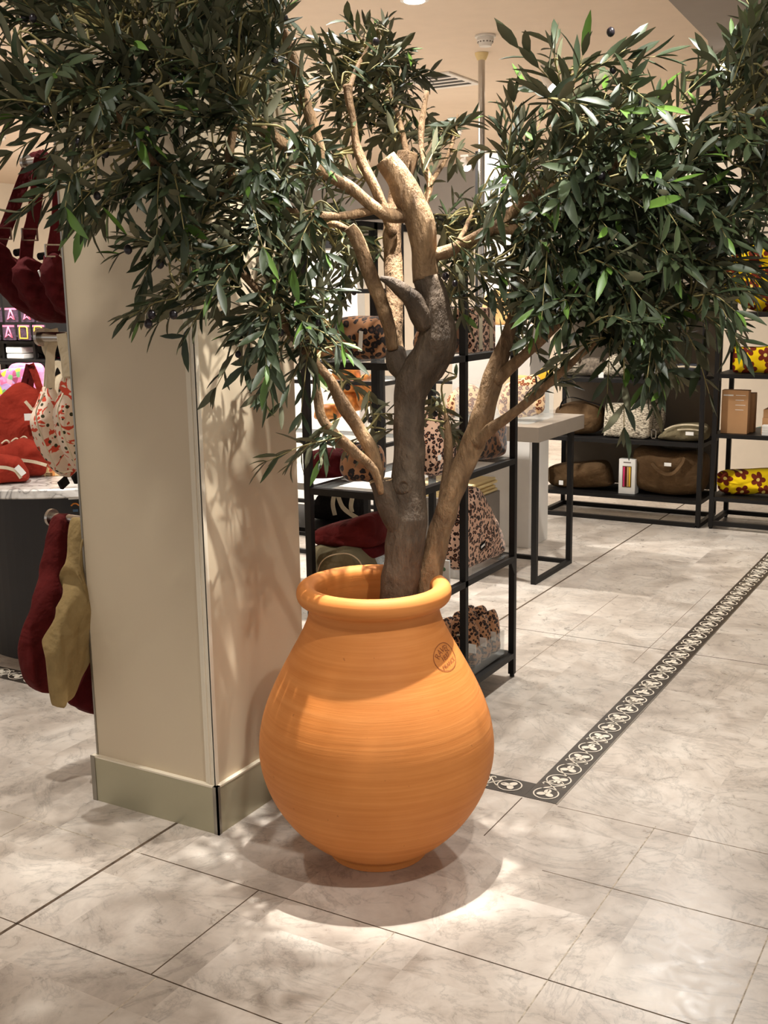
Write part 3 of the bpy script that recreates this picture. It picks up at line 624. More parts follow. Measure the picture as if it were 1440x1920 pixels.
BL = [  # cx, cy, rx, ry, d0, d1, twigs, size, droop
 (120, 30, 120, 60, 2.25, 2.55, 26, 1.05, .1), (300, 60, 140, 80, 2.3, 2.65, 38, 1.0, .1), (440, 70, 90, 90, 2.4, 2.75, 26, .95, .1), (90, 170, 90, 60, 2.2, 2.5, 20, 1.0, .3), (200, 200, 120, 80, 2.25, 2.6, 34, 1.0, .3), (340, 190, 120, 90, 2.3, 2.65, 34, 1.0, .3),
 (470, 190, 60, 100, 2.5, 2.85, 16, .9, .3), (540, 330, 80, 90, 2.55, 2.8, 14, .9, .5), (400, 330, 120, 60, 2.4, 2.7, 24, 1.0, .5), (270, 330, 110, 45, 2.3, 2.55, 20, 1.0, .6), (130, 340, 40, 35, 2.2, 2.4, 5, .95, .6), (430, 430, 90, 60, 2.45, 2.75, 18, 1.0, .5),
 (310, 480, 60, 30, 2.4, 2.6, 6, 1.0, .3), (310, 565, 50, 18, 2.4, 2.6, 5, .95, .2), (400, 540, 60, 50, 2.45, 2.65, 9, 1.0, .4), (480, 610, 60, 50, 2.5, 2.75, 12, 1.0, .6), (560, 540, 60, 70, 2.62, 2.8, 14, .95, .5), (540, 680, 40, 30, 2.6, 2.8, 6, 1.0, .5), (570, 610, 50, 60, 2.65, 2.9, 9, 1.0, .5),
 (610, 825, 45, 25, 2.72, 2.85, 4, .95, .3), (650, 690, 30, 30, 2.8, 3.0, 3, .85, .3), (700, 790, 40, 40, 2.95, 3.15, 5, .8, .3), (830, 730, 30, 50, 3.0, 3.15, 5, .8, .2), (835, 800, 20, 20, 3.0, 3.1, 2, .8, .2),
 (690, 85, 75, 55, 3.1, 3.35, 12, .9, .2), (650, 150, 60, 60, 3.1, 3.3, 7, .9, .2), (730, 170, 60, 60, 3.1, 3.35, 10, .9, .2), (700, 240, 70, 40, 3.08, 3.25, 8, .9, .3), (590, 130, 40, 60, 3.02, 3.2, 6, .9, .3), (835, 235, 30, 40, 3.05, 3.1, 3, .9, .6), (620, 260, 50, 60, 3.0, 3.2, 6, .9, .3), (820, 320, 25, 50, 2.95, 3.05, 3, .8, .1),
 (600, 420, 60, 60, 2.98, 3.2, 14, .9, .5), (660, 530, 40, 60, 2.95, 3.2, 4, .85, .5), (850, 420, 40, 40, 2.95, 3.15, 7, .85, .1), (860, 530, 40, 70, 2.95, 3.2, 12, .9, .4), (945, 275, 40, 20, 2.8, 3.0, 2, .8, .8), 
 (1060, 160, 45, 60, 2.4, 2.7, 9, 1.15, .0), (1130, 100, 30, 60, 2.45, 2.65, 3, 1.0, .0), (1170, 220, 90, 60, 2.4, 2.75, 16, 1.05, .1), (1000, 290, 70, 60, 2.6, 2.95, 13, .95, .2), (1120, 300, 90, 70, 2.4, 2.8, 22, 1.15, .3), (1250, 290, 90, 80, 2.35, 2.75, 24, 1.15, .3), (1350, 150, 70, 50, 2.4, 2.7, 11, 1.05, .2), (1410, 100, 40, 60, 2.4, 2.7, 8, 1.0, .1), (1410, 230, 50, 70, 2.35, 2.7, 12, 1.0, .4), (1380, 350, 80, 80, 2.4, 2.75, 18, 1.0, .4),
 (1020, 420, 110, 80, 2.55, 3.0, 34, 1.0, .4), (1150, 420, 110, 80, 2.4, 2.85, 40, 1.1, .4), (1280, 430, 100, 90, 2.4, 2.8, 30, 1.05, .5), (950, 500, 70, 80, 2.65, 3.0, 20, .95, .4), (1080, 550, 110, 60, 2.5, 2.85, 34, 1.0, .5), (1220, 560, 120, 70, 2.4, 2.8, 38, 1.0, .6), (1340, 540, 50, 60, 2.4, 2.75, 12, 1.0, .6), (1150, 640, 90, 30, 2.5, 2.75, 10, .95, .7), (1260, 640, 70, 30, 2.45, 2.7, 11, .95, .8), (1180, 700, 20, 30, 2.5, 2.6, 1, .95, .9), (1010, 720, 30, 30, 2.8, 2.95, 2, .85, .3), (985, 620, 50, 40, 2.85, 3.05, 4, .9, .5),
 (640, 110, 80, 55, 3.05, 3.3, 12, .95, .2), (720, 150, 60, 60, 3.1, 3.35, 12, .95, .2), (760, 230, 60, 40, 3.05, 3.25, 9, .9, .4), (550, 230, 50, 90, 2.72, 2.85, 12, .95, .4), (620, 330, 50, 50, 2.95, 3.15, 9, .9, .3), (520, 440, 60, 60, 2.6, 2.85, 12, .95, .5), (640, 470, 50, 50, 3.0, 3.2, 9, .9, .4), (890, 400, 50, 40, 2.95, 3.15, 8, .9, .2), (840, 255, 28, 40, 3.0, 3.15, 3, .9, .5),
 (-40, 120, 60, 120, 2.2, 2.5, 8, 1.0, .2), (1490, 200, 40, 200, 2.4, 2.8, 10, 1.0, .2), (300, -50, 260, 40, 2.3, 2.8, 20, 1.0, .1)]
for (bx, by, rx, ry, d0, d1, n, big, dr) in BL:
    k = 0; tries = 0; n = max(1, round(n*(.74 if bx < 600 else .82)))
    while k < n and tries < n*4:
        tries += 1; a = random.uniform(0, 2*PI); r = math.sqrt(random.random())
        if grow_twig(dp(bx+rx*r*math.cos(a), by+ry*r*math.sin(a), random.uniform(d0, d1)), big, dr): k += 1
me = bpy.data.meshes.new('foliage'); me.from_pydata([tuple(v) for v in leaf_v], [], leaf_f)
for k in ('leaf', 'leaf_b', 'leaf_y'): me.materials.append(M[k])
me.polygons.foreach_set('material_index', leaf_m); me.polygons.foreach_set('use_smooth', [True]*len(leaf_f))
fo = bpy.data.objects.new('foliage', me); COL.objects.link(fo); set_parent(fo, tree)
twigs.build('twigs', M['twig'], tree, smooth=True)
def fruit(p, r):
    MB().lathe(p-Vector((0, 0, r*1.15)), [(.0001, 0), (r*.55, r*.18), (r*.92, r*.65), (r, r*1.15), (r*.9, r*1.7), (r*.5, r*2.15), (.0001, r*2.35)], 12).build('olive', M['fruit'], tree, smooth=True)
for (x, y, d) in ((47, 32, 2.3), (197, 287, 2.38), (240, 468, 2.42), (278, 607, 2.45), (284, 590, 2.45), (325, 590, 2.46), (300, 495, 2.45), (388, 515, 2.5), (525, 18, 2.7), (533, 34, 2.7), (258, 62, 2.4), (325, 118, 2.42), (1145, 60, 2.5), (1128, 330, 2.45), (835, 518, 2.95), (840, 605, 2.98), (705, 78, 2.95)):
    fruit(dp(x, y, d), .0095)
    B = min(skel, key=lambda q: (q-dp(x, y, d)).length_squared)
for T, dd in fruit_spots[:40]: fruit(T+Vector((0, 0, -.018)), .008)

# ---------------------------------------------------------------- shelving
def etagere(name, x0, x1, y0, y1, levels, top, t, label, glassy=True, back=None, low=None, solid=(), group=None):
    E_ = empty(name, ((x0+x1)/2, (y0+y1)/2, 0), label, 'shelf', group); h = t/2
    for x in (x0, x1):
        for y in (y0, y1):
            MB().box(x-h, y-h, .012, x+h, y+h, top).build('post', M['black_metal'], E_, bevel=.0015)
            MB().cyl((x, y, 0), (x, y, .013), h*.8, 10).build('foot', M['black_metal'], E_)
    for z in levels:
        m = MB(); g = .0005
        m.box(x0+h+g, y0-h, z-t*.9, x1-h-g, y0+h, z); m.box(x0+h+g, y1-h, z-t*.9, x1-h-g, y1+h, z)
        m.box(x0-h, y0+h+g, z-t*.9, x0+h, y1-h-g, z); m.box(x1-h, y0+h+g, z-t*.9, x1+h, y1-h-g, z)
        m.build('shelf_frame', M['black_metal'], E_)
        MB().box(x0+h+g, y0+h+g, z-.008, x1-h-g, y1-h-g, z).build('shelf_panel', M['glass'] if glassy and z not in solid else M['black_metal'], E_)
    for z in ([low] if low is not None else [])+[top]:
        m = MB(); m.box(x0+h, y0-h, z-t, x1-h, y0+h, z); m.box(x0+h, y1-h, z-t, x1-h, y1+h, z); m.box(x0-h, y0+h, z-t, x0+h, y1-h, z); m.box(x1-h, y0+h, z-t, x1+h, y1-h, z); m.build('rail', M['black_metal'], E_)
    if back: MB().box(x0+h, y1-.006, back[0], x1-h, y1+.004, back[1]).build('back_panel', M['taupe'], E_)
    return E_
MX0, MX1, MY0, MY1 = -2.023, -1.673, 2.99, 3.866
sh = etagere('shelving_unit', MX0, MX1, MY0, MY1, (.10, .492, .874, 1.285), 1.74, .024, 'tall black metal shelving unit with glass shelves directly behind the jar', solid=(.10,))
for x in (MX0, MX1): MB().box(x-.012, 3.423, .012, x+.012, 3.447, 1.74).build('middle_post', M['black_metal'], sh, bevel=.0015)
m = MB()
for (z) in (.492,): m.add([(MX1+.0125, MY1-.045, z-.022), (MX1+.0125, MY1-.012, z-.022), (MX1+.0125, MY1-.012, z-.075), (MX1+.015, MY1-.045, z-.022), (MX1+.015, MY1-.012, z-.022), (MX1+.015, MY1-.012, z-.075)], [(0, 1, 2), (5, 4, 3), (0, 3, 4, 1), (1, 4, 5, 2), (2, 5, 3, 0)])
m.build('bracket', M['black_metal'], sh)

def bagY(name, px, Y, t, mat, label, cat='bag', group=None, **kw):
    o = pillow(name, [onY(x, y, Y) for x, y in px], (0, 1, 0), t, mat, None, **kw); return tag(o, label, cat, group)
def bagX(name, px, X, t, mat, label, cat='bag', group=None, **kw):
    o = pillow(name, [onX(x, y, X) for x, y in px], (1, 0, 0), t, mat, None, **kw); return tag(o, label, cat, group)
def boxpx(name, x0, y0, x1, y1, Y, depth, mat, label=None, cat=None, group=None, parent=None, bevel=.001):
    a = onY(x0, y0, Y); b = onY(x1, y1, Y); c = onY(x0, y1, Y)
    o = MB().box(a.x, Y, b.z, b.x, Y+depth, a.z).build(name, mat, parent, bevel=bevel)
    if label: tag(o, label, cat, group)
    return o
def drop(o, z):                                              # rest a thing's lowest point on a surface
    bpy.context.view_layer.update()
    zs = [(o.matrix_world @ v.co).z for v in o.data.vertices] if o.type == 'MESH' else [(c.matrix_world @ v.co).z for c in o.children_recursive if c.type == 'MESH' for v in c.data.vertices]
    o.location.z += z+.0008-min(zs); return o
def strap(name, pts, wd, w, mat, parent, t=.004):
    return MB().ribbon(pts, wd, w, t).build(name, mat, parent, smooth=False)
def tagcard(parent, x, y, Y, w=.035, h=.02, mat=None, name='label_patch'):
    a = onY(x, y, Y); return MB().box(a.x-w/2, Y-.0015, a.z-h/2, a.x+w/2, Y+.0005, a.z+h/2).build(name, mat or M['label'], parent)
# --- bottom shelf: leopard pouches in clear bins
def bin_(x0, x1, y0, y1, z0, h, label):
    E_ = empty('acrylic_bin', ((x0+x1)/2, (y0+y1)/2, z0), label, 'box'); t = .003
    MB().box(x0, y0, z0+.001, x1, y1, z0+.004).build('bin_base', M['glass'], E_)
    for n_, a in (('bin_side', (x0, y0, x0+t, y1)), ('bin_side', (x1-t, y0, x1, y1)), ('bin_side', (x0+t, y0, x1-t, y0+t)), ('bin_side', (x0+t, y1-t, x1-t, y1))): MB().box(a[0], a[1], z0+.004, a[2], a[3], z0+h).build(n_, M['glass'], E_)
    return E_
bin_(-1.865, -1.69, 3.56, 3.83, .10, .10, 'clear acrylic bin of leopard pouches on the bottom shelf beside the jar')
pouch_lab = ['front leopard print pouch with metal clasp in the bottom shelf bin', 'middle leopard print pouch in the bottom shelf bin', 'rear leopard print pouch in the bottom shelf bin by the right post']
for i, (Y, cxp) in enumerate(((3.61, -1.778), (3.70, -1.778), (3.785, -1.778))):
    pts = [(cxp+dx, Y, .106+dz) for dx, dz in ((-.065, .0), (.065, .0), (.076, .06), (.07, .13), (.052, .175), (.03, .155), (.0, .185), (-.03, .16), (-.052, .178), (-.075, .12), (-.076, .05))]
    o = tag(pillow('leopard_pouch', pts, (.25, 1, 0), .085, M['leopard_s'], None, .010, i+3, 18), pouch_lab[i], 'pouch', 'leopard pouches on the bottom shelf')
    MB().cyl((cxp+.015, Y-.05, .235), (cxp+.045, Y-.045, .24), .006, 8).build('metal_clasp', M['chrome'], o)
    MB().box(cxp+.062, Y-.048, .175, cxp+.092, Y-.046, .21).build('label_patch', M['label'], o)
    drop(o, .1045)
m = MB(); cc = Vector((-1.755, 3.30, 0))
E_ = empty('wire_basket', (cc.x, 3.30, .1), 'small clear cylinder with chrome ring on bottom shelf peeking past jar', 'basket')
MB().lathe((cc.x, 3.30, .101), [(.06, 0), (.072, .14), (.075, .142), (.063, .0)], 28).build('clear_bowl', M['glass'], E_, smooth=True)
MB().lathe((cc.x, 3.30, .243), [(.072, 0), (.078, .003), (.078, .008), (.072, .005)], 28).build('chrome_ring', M['chrome'], E_, smooth=True)
# --- middle shelf (0.492)
Z = .492
o = bagY('folded_bag', [(597, 1000), (612, 985), (650, 975), (690, 963), (712, 966), (716, 1000), (712, 1022), (660, 1022), (620, 1018), (597, 1008)], 3.17, .20, M['maroon'], 'folded maroon corduroy bag on top of its pile behind the jar rim', wr=.012, seed=2, stretch=(1, 1, 3))
o2 = bagY('folded_bag', [(597, 1022), (625, 1015), (680, 1018), (715, 1022), (716, 1042), (660, 1044), (600, 1042)], 3.17, .19, M['maroon_dark'], 'dark red folded bag lying under the maroon one', wr=.008, seed=5)
o3 = bagY('folded_bag', [(597, 1028), (605, 1020), (630, 1026), (655, 1022), (680, 1034), (695, 1060), (696, 1103), (597, 1105), (595, 1060)], 3.09, .16, M['khaki_f'], 'khaki folded bag with pale piping lowest in the pile behind the jar', wr=.012, seed=8)
pp = [onY(x, y, 3.008) for x, y in ((592, 1082), (602, 1055), (620, 1042), (650, 1038), (672, 1050), (682, 1070))]
MB().tube(pp, .0022, 6).build('piping', M['string'], o3, smooth=True)
cc = onY(712, 1060, 3.36)
E_ = empty('glass_cylinder', (cc.x, 3.33, Z), 'clear glass cylinder beside the folded maroon bags, half hidden by trunk', 'jar')
MB().lathe((cc.x, 3.33, Z+.001), [(.001, 0), (.05, 0), (.055, .19), (.052, .19), (.047, .004), (.001, .004)], 28).build('glass_wall', M['glass'], E_, smooth=True)
MB().lathe((cc.x, 3.33, Z+.188), [(.0525, 0), (.057, .002), (.0525, .005)], 28).build('rim', M['chrome'], E_, smooth=True)
tt = bagX('leopard_tote', [(855, 960), (872, 925), (886, 922), (905, 945), (925, 985), (938, 1022), (936, 1044), (905, 1058), (872, 1072), (850, 1076), (842, 1040), (846, 1000)], -1.735, .09, M['leopard'], 'large triangular leopard print tote leaning on middle shelf right of trunk', wr=.010, seed=4, npts=72)
a = onX(905, 1032, -1.688); lp_ = MB().obox(a, (.001, 0, 0), (0, .02, .004), (0, 0, .012)).build('label_patch', M['black_f'], tt)
MB().obox(a+Vector((.0016, 0, 0)), (.0004, 0, 0), (0, .016, .0032), (0, 0, .004)).build('brand_strip', M['label'], lp_)
drop(tt, Z)
o = boxpx('shelf_card', 822, 1010, 842, 1075, 3.25, .01, plain('clear_price_holder', S(205, 205, 200), .3), 'small pale printed stand-up card with green dot on middle shelf', 'card')
a = onY(832, 1028, 3.2485); MB().lathe(a, [(.0001, 0), (.007, 0), (.007, .0006)], 20, 0, (0, -1, 0)).build('green_dot', M['green'], o)
a = onY(831, 1052, 3.2485); text_on('lettering', 'OUF', .02, a, (1, 0, 0), (0, 0, 1), M['black_f'], o); drop(o, Z)
o = boxpx('shelf_box', 806, 1070, 828, 1100, 3.20, .035, M['greybox'], 'low grey box at front corner of middle shelf behind jar', 'box'); drop(o, Z)
# --- third shelf (0.874)
Z = .874
o = drop(bagY('red_bag', [(586, 850), (610, 842), (650, 848), (655, 880), (650, 893), (590, 895), (582, 875)], 3.17, .16, M['maroon_dark'], 'dark red bag at left of third shelf behind low leaves', wr=.008, seed=12), Z)
o = drop(bagY('leopard_bag', [(652, 852), (672, 838), (700, 842), (712, 870), (712, 905), (690, 906), (664, 904), (650, 885)], 3.17, .14, M['leopard_d'], 'dark leopard bag on third shelf left of the trunk', wr=.01, seed=13), Z)
o = drop(bagX('leopard_bag', [(800, 830), (812, 790), (822, 800), (840, 850), (846, 890), (840, 905), (805, 915), (796, 880)], -1.75, .11, M['leopard'], 'pale leopard tote with white tag on third shelf right of trunk', wr=.01, seed=14), Z)
a = onX(824, 858, -1.694); MB().obox(a, (.001, 0, 0), (0, .012, 0), (0, 0, .009)).build('label_patch', M['label'], o)
o = drop(bagX('leopard_bag', [(868, 810), (885, 800), (915, 795), (935, 800), (936, 835), (930, 858), (900, 866), (880, 862), (866, 840)], -1.75, .11, M['leopard_d'], 'dark leopard bag at right end of third shelf beyond the side branch', wr=.01, seed=15), Z)
o = drop(bagX('patterned_pouch', [(858, 775), (880, 768), (905, 770), (912, 790), (890, 800), (860, 800)], -1.84, .10, M['leopard'], 'small leopard pouch lying behind the branch on third shelf', 'pouch', wr=.008, seed=17), Z)
# --- fourth shelf (1.285)
Z = 1.285
o = drop(bagY('leopard_bag', [(638, 610), (650, 592), (690, 590), (722, 596), (726, 640), (722, 668), (646, 668), (636, 640)], 3.13, .15, M['leopard_d'], 'dark leopard box bag with white swing tag on top shelf left of trunk', wr=.012, seed=16), Z)
a = onY(676, 640, 3.05); MB().obox(a, (.007, 0, -.001), (0, .001, 0), (.003, 0, .032)).build('swing_tag', M['label'], o)
o = drop(bagY('kraft_bag', [(578, 606), (634, 600), (640, 620), (640, 664), (582, 664)], 3.13, .12, M['cardboard'], 'plain tan bag on top shelf at left behind the leaves', wr=.004, seed=18), Z)
o = drop(bagX('leopard_bag', [(796, 620), (812, 600), (850, 600), (862, 620), (862, 650), (800, 660)], -1.80, .12, M['leopard_d'], 'leopard bag on top shelf right behind the trunk', wr=.01, seed=19), Z)
E_ = empty('leopard_canister', (-1.80, 3.66, Z), 'leopard patterned drum box with cream ribbons at right of top shelf', 'box')
MB().box(-1.86, 3.58, Z+.001, -1.70, 3.76, Z+.155).build('box_body', M['leopard'], E_, bevel=.006)
for q in (3.61, 3.70): MB().box(-1.6985, q, Z+.01, -1.6965, q+.028, Z+.15).build('ribbon', M['cream_f'], E_)
MB().box(-1.82, 3.56, Z+.001+.1, -1.78, 3.5795, Z+.102+.05).build('lid_tab', M['cream_f'], E_)
o = boxpx('notice_card', 622, 556, 640, 622, 6.58, .01, M['label'], 'white printed notice card on the bright panel seen between shelving posts', 'card')
for k in range(4):
    a = onY(628, 564+k*13, 6.579); MB().box(a.x, 6.5785, a.z-.008, a.x+.03, 6.5798, a.z+.004).build('print_line', M['black_f'], o)
pa = onY(566, 467, 6.6); pb = onY(668, 467, 6.6)
E_ = tag(MB().box(pa.x, 6.6, 0, pb.x, 6.7, pa.z).build('white_display_panel', M['white'], bevel=.002), 'bright white display panel with dark head rail far behind the shelving', 'panel')
MB().box(pa.x-.05, 6.58, pa.z+.0005, pb.x+.05, 6.72, pa.z+.05).build('head_rail', M['black_metal'], E_); MB().box(pa.x-.05, 6.58, pa.z+.0505, pb.x+.05, 6.72, pa.z+.17).build('fascia', M['wall_grey'], E_)

# --- grey topped display table behind
TX1, TY0 = -2.135, 5.20; TX0, TY1 = -2.92, 5.82
T = empty('display_table', (TX1-.5, 5.5, 0), 'greige topped display table on black square tube legs right of centre', 'table')
MB().box(TX0, TY0-.02, .745, TX1+.03, TY1+.02, .822).build('table_top', M['greytop'], T, bevel=.002)
for x in (TX1, TX0+.05):
    for y in (TY0, TY1-.12): MB().box(x-.014, y-.0, .022, x+.014, y+.028, .744).build('leg', M['black_metal'], T)
    MB().box(x-.014, TY0, 0, x+.014, TY1-.092, .0215).build('floor_rail', M['black_metal'], T)
MB().box(TX0+.065, TY1-.12, 0, TX1-.0145, TY1-.092, .0215).build('floor_rail', M['black_metal'], T)
B_ = bin_(-2.62, -2.20, 5.27, 5.62, .822, .20, 'tall clear acrylic bin of amber printed pouches on the greige table')
o = drop(bagY('amber_pouch', [(945, 770), (960, 735), (990, 725), (1010, 720), (1022, 740), (1026, 770), (1020, 792), (985, 800), (950, 800)], 5.42, .12, M['giraffe'], 'amber leaf print bucket pouch in clear bin on greige table', 'pouch', wr=.012, seed=21), .828)
o.location.x -= .02
o = tag(pillow('lemon_pouch', [onY(x, y, 5.56) for x, y in ((1008, 742), (1020, 732), (1034, 738), (1038, 755), (1025, 765), (1008, 758))], (0, 1, 0), .05, M['lemon'], None, .002), 'small lemon yellow ball atop the amber pouches', 'pouch')
o.location.z = 1.0
o = drop(bagY('amber_pouch', [(880, 770), (905, 745), (930, 750), (940, 780), (930, 800), (885, 800)], 5.5, .16, M['giraffe'], 'second amber leaf print pouch on greige table behind the branch', 'pouch', wr=.01, seed=22), .8225)
o.location.x -= .12
o = bagY('tan_tote', [(935, 705), (950, 680), (985, 676), (1010, 690), (1016, 725), (1000, 742), (940, 745)], 5.72, .10, M['tan_f'], 'cream canvas tote standing at back of greige table', wr=.008, seed=23); drop(o, .8225)

# --- grey plinth with yellow paper stack behind shelving, white plinth
o = tag(MB().box(-2.83, 5.12, 0, -2.45, 5.48, .43).build('grey_plinth', M['greybox'], bevel=.003), 'grey box plinth under a stack of yellow paper bags', 'plinth')
for k in range(5):
    tag(MB().box(-2.82+.004*k, 5.13, .4305+.0145*k, -2.46-.012*(k % 3), 5.47, .4445+.0145*k).build('paper_bag', M['paper'], bevel=.002), 'flat yellow paper bag in the stack on the grey plinth', 'bag', 'yellow paper bags stacked on the grey plinth')
o = tag(MB().lathe((-3.25, 6.15, .0), [(.0001, 0), (.13, 0), (.15, .15), (.14, .62), (.13, .62), (.0001, .60)], 32).build('white_pot', M['white'], smooth=True), 'tall white planter standing beyond the greige table', 'planter')
# small rack with pink sock packs behind the table
rk = etagere('low_rack', -3.35, -2.86, 6.44, 6.78, (.28, .93), 1.40, .02, 'slim black rack with pink accessory packs left of the taupe backed shelves', low=.02)
for k in range(3):
    a = onY(983+k*14, 870, 6.6); x = -3.20+.09*k
    o = tag(MB().box(x, 6.56, .2805, x+.07, 6.60, .52).build('sock_pack', M['label'], bevel=.002), ['leftmost white pack with magenta band on low rack', 'middle white pack with magenta band on low rack', 'right white pack with magenta band on low rack'][k], 'pack', 'white and magenta packs')
    MB().box(x+.001, 6.5585, .36, x+.069, 6.5598, .39).build('magenta_band', M['magenta'], o); MB().lathe((x+.035, 6.5585, .33), [(.0001, 0), (.022, 0), (.022, .001)], 16, 0, (0, -1, 0)).build('printed_picture', M['brown_f'], o)
    for q in range(2): MB().box(x+.01, 6.5585, .49-.018*q, x+.055, 6.5598, .495-.018*q).build('print_line', M['black_f'], o)
for k in range(3):
    x = -3.22+.11*k; o = tag(MB().box(x, 6.55, .9305, x+.085, 6.62, 1.14+.03*(k % 2)).build('gift_box', M['white'], bevel=.002), ['leftmost white gift box with red foot on upper rack', 'middle white gift box with red foot on upper rack', 'rightmost white gift box with red foot on upper rack'][k], 'box', 'white gift boxes')
    MB().box(x+.008, 6.5485, .94, x+.077, 6.5498, .975).build('red_print', M['magenta'], o)
o = tag(MB().box(-3.02, 6.9, .0, -2.9, 7.25, .0+.62).build('poster_stand', M['greybox'], bevel=.002), 'grey panel with small dark photos left of taupe shelves', 'panel')
for q in range(2): MB().box(-2.8995, 6.95+.14*q, .3, -2.8985, 7.05+.14*q, .5).build('small_photo', M['brown_f'], o)

# --- far shelving, taupe back
FX0, FX1, FY0, FY1 = -2.80, -1.742, 6.96, 7.36
etagere('display_shelving', FX0, FX1, FY0, FY1, (.175, .538, .930, 1.36), 1.78, .028, 'wide black shelving with taupe back panel holding brown bags', False, (.18, 1.77), .028)
LV = (.175, .538, .930)
def FB(name, px, z, t, mat, label, cat='bag', Y=7.12, **kw): return drop(bagY(name, px, Y, t, mat, label, cat, **kw), z)
o = FB('duffel_bag', [(1192, 860), (1200, 846), (1222, 844), (1245, 852), (1275, 855), (1300, 855), (1322, 865), (1328, 890), (1322, 925), (1300, 936), (1240, 934), (1200, 922), (1190, 895)], LV[0], .26, M['brown_f'], 'large brown corduroy duffel bag with top handle on lowest far shelf', wr=.03, seed=31, freq=6, Y=7.13)
strap('handle', [onY(x, y, 6.985) for x, y in ((1222, 868), (1232, 880), (1248, 889), (1264, 886), (1278, 870), (1284, 858))], (0, .2, 1), .022, M['brown_f'], o, .006)
tagcard(o, 1252, 871, 6.978, .045, .022)
o = FB('folded_bag', [(1030, 890), (1040, 876), (1085, 872), (1130, 870), (1142, 885), (1146, 905), (1140, 916), (1060, 916), (1034, 908)], LV[0], .22, M['brown_f'], 'brown corduroy bag lying folded at left of lowest far shelf', wr=.028, seed=32, freq=7, flat=.35)
tagcard(o, 1052, 905, 6.99, .03, .03)
o = drop(boxpx('candle_box', 1161, 857, 1190, 924, 7.0, .08, M['label'], 'narrow white box of coloured candles standing on lowest far shelf', 'box'), LV[0])
w0 = world_loc(o); x0 = o.data.vertices[0].co.x+w0.x
m = MB().box(x0+.025, 6.9985, LV[0]+.045, x0+.085, 6.9998, LV[0]+.185); m.build('window', M['brown_f'], o)
for k, mt in enumerate((M['magenta'], M['maroon'], M['tan_f'], M['lemon'])): MB().box(x0+.03+.013*k, 6.9975, LV[0]+.05, x0+.04+.013*k, 6.9984, LV[0]+.18).build('candle', mt, o)
MB().box(x0+.03, 6.9985, LV[0]+.205, x0+.08, 6.9998, LV[0]+.213).build('print_line', M['greybox'], o)
o = FB('shoulder_bag', [(1045, 770), (1058, 756), (1090, 750), (1125, 760), (1132, 785), (1120, 808), (1080, 812), (1052, 805)], LV[1], .2, M['brown_f'], 'dark brown slouchy shoulder bag at left of middle far shelf', wr=.012, seed=33, freq=8)
strap('strap', [onY(x, y, 7.05) for x, y in ((1048, 775), (1055, 752), (1072, 745), (1100, 752), (1130, 762))], (0, 1, 0), .02, M['black_f'], o)
tagcard(o, 1076, 803, 7.01, .03, .025)
o = FB('knit_laptop_sleeve', [(1137, 760), (1142, 752), (1180, 752), (1216, 754), (1224, 762), (1222, 790), (1216, 817), (1180, 816), (1140, 813), (1134, 808)], LV[1], .10, M['knit'], 'black and white flecked woven case on middle far shelf', 'case', wr=.002, seed=34, Y=7.05, flat=.3)
o = FB('knit_laptop_sleeve', [(1205, 756), (1240, 752), (1247, 758), (1246, 790), (1238, 815), (1208, 816)], LV[1], .08, M['knit'], 'second flecked woven case tucked behind the front one', 'case', wr=.002, seed=35, Y=7.16, flat=.3)
for q in range(3): MB().tube([onY(x+8*q, y, 7.115) for x, y in ((1222, 782), (1222, 762), (1228, 752))], .004, 6).build('cord_handle', M['black_f'], o, smooth=True)
o = FB('belt_bag', [(1235, 818), (1252, 803), (1270, 794), (1310, 792), (1328, 798), (1330, 812), (1322, 824), (1280, 825), (1250, 822)], LV[1], .16, M['khaki_f'], 'olive belt bag with cream zips and white label on middle far shelf', wr=.006, seed=36, Y=7.06)
strap('zip', [onY(x, y, 6.985) for x, y in ((1246, 806), (1262, 799), (1290, 796), (1325, 800))], (0, 0, 1), .008, M['cream_f'], o)
strap('zip', [onY(x, y, 6.975) for x, y in ((1270, 806), (1290, 805), (1312, 807))], (0, 0, 1), .007, M['cream_f'], o)
tagcard(o, 1293, 813, 6.972, .05, .022)
m = MB(); a = onY(1226, 815, 6.98)
for d_ in ((-.014, 0, .003, .03), (.014, 0, .003, .03), (0, -.027, .017, .003), (0, .027, .017, .003)): m.box(a.x+d_[0]-d_[2], 6.975, a.z+d_[1]-d_[3]+.004, a.x+d_[0]+d_[2], 6.981, a.z+d_[1]+d_[3]+.004)
m.build('buckle', M['chrome'], o)
o = FB('belt_bag', [(1240, 700), (1250, 690), (1290, 686), (1320, 690), (1326, 702), (1315, 712), (1250, 713)], LV[2], .16, M['navy_f'], 'charcoal belt bag with white label on upper far shelf at right', wr=.006, seed=37, Y=7.1)
tagcard(o, 1268, 696, 6.99, .05, .022); strap('zip', [onY(x, y, 7.0) for x, y in ((1250, 689), (1285, 687), (1320, 690))], (0, 0, 1), .01, M['cream_f'], o)
o = FB('drum_pouch', [(1052, 700), (1053, 672), (1070, 664), (1085, 668), (1088, 700), (1070, 708)], LV[2], .12, M['knit'], 'round flecked pouch at far left of upper far shelf', 'pouch', wr=.006, seed=38)
o = FB('shag_pouch', [(1090, 704), (1092, 680), (1110, 672), (1130, 676), (1134, 704)], LV[2], .12, plain('grey_shag', S(110, 98, 84), .95, .5, 60, 0, .8), 'grey shaggy pouch second on upper far shelf', 'pouch', wr=.012, seed=39)
o = FB('straw_pouch', [(1135, 704), (1140, 675), (1160, 664), (1172, 672), (1176, 704)], LV[2], .12, M['knit'], 'cream woven pouch with hanging price tag on upper far shelf', 'pouch', wr=.008, seed=40)
tagcard(o, 1127, 705, 7.02, .035, .05, name='price_tag')
E_ = empty('beaded_charm', (onY(1204, 700, 7.0).x, 7.0, LV[2]), 'white round bead charm figure standing on upper far shelf', 'ornament')
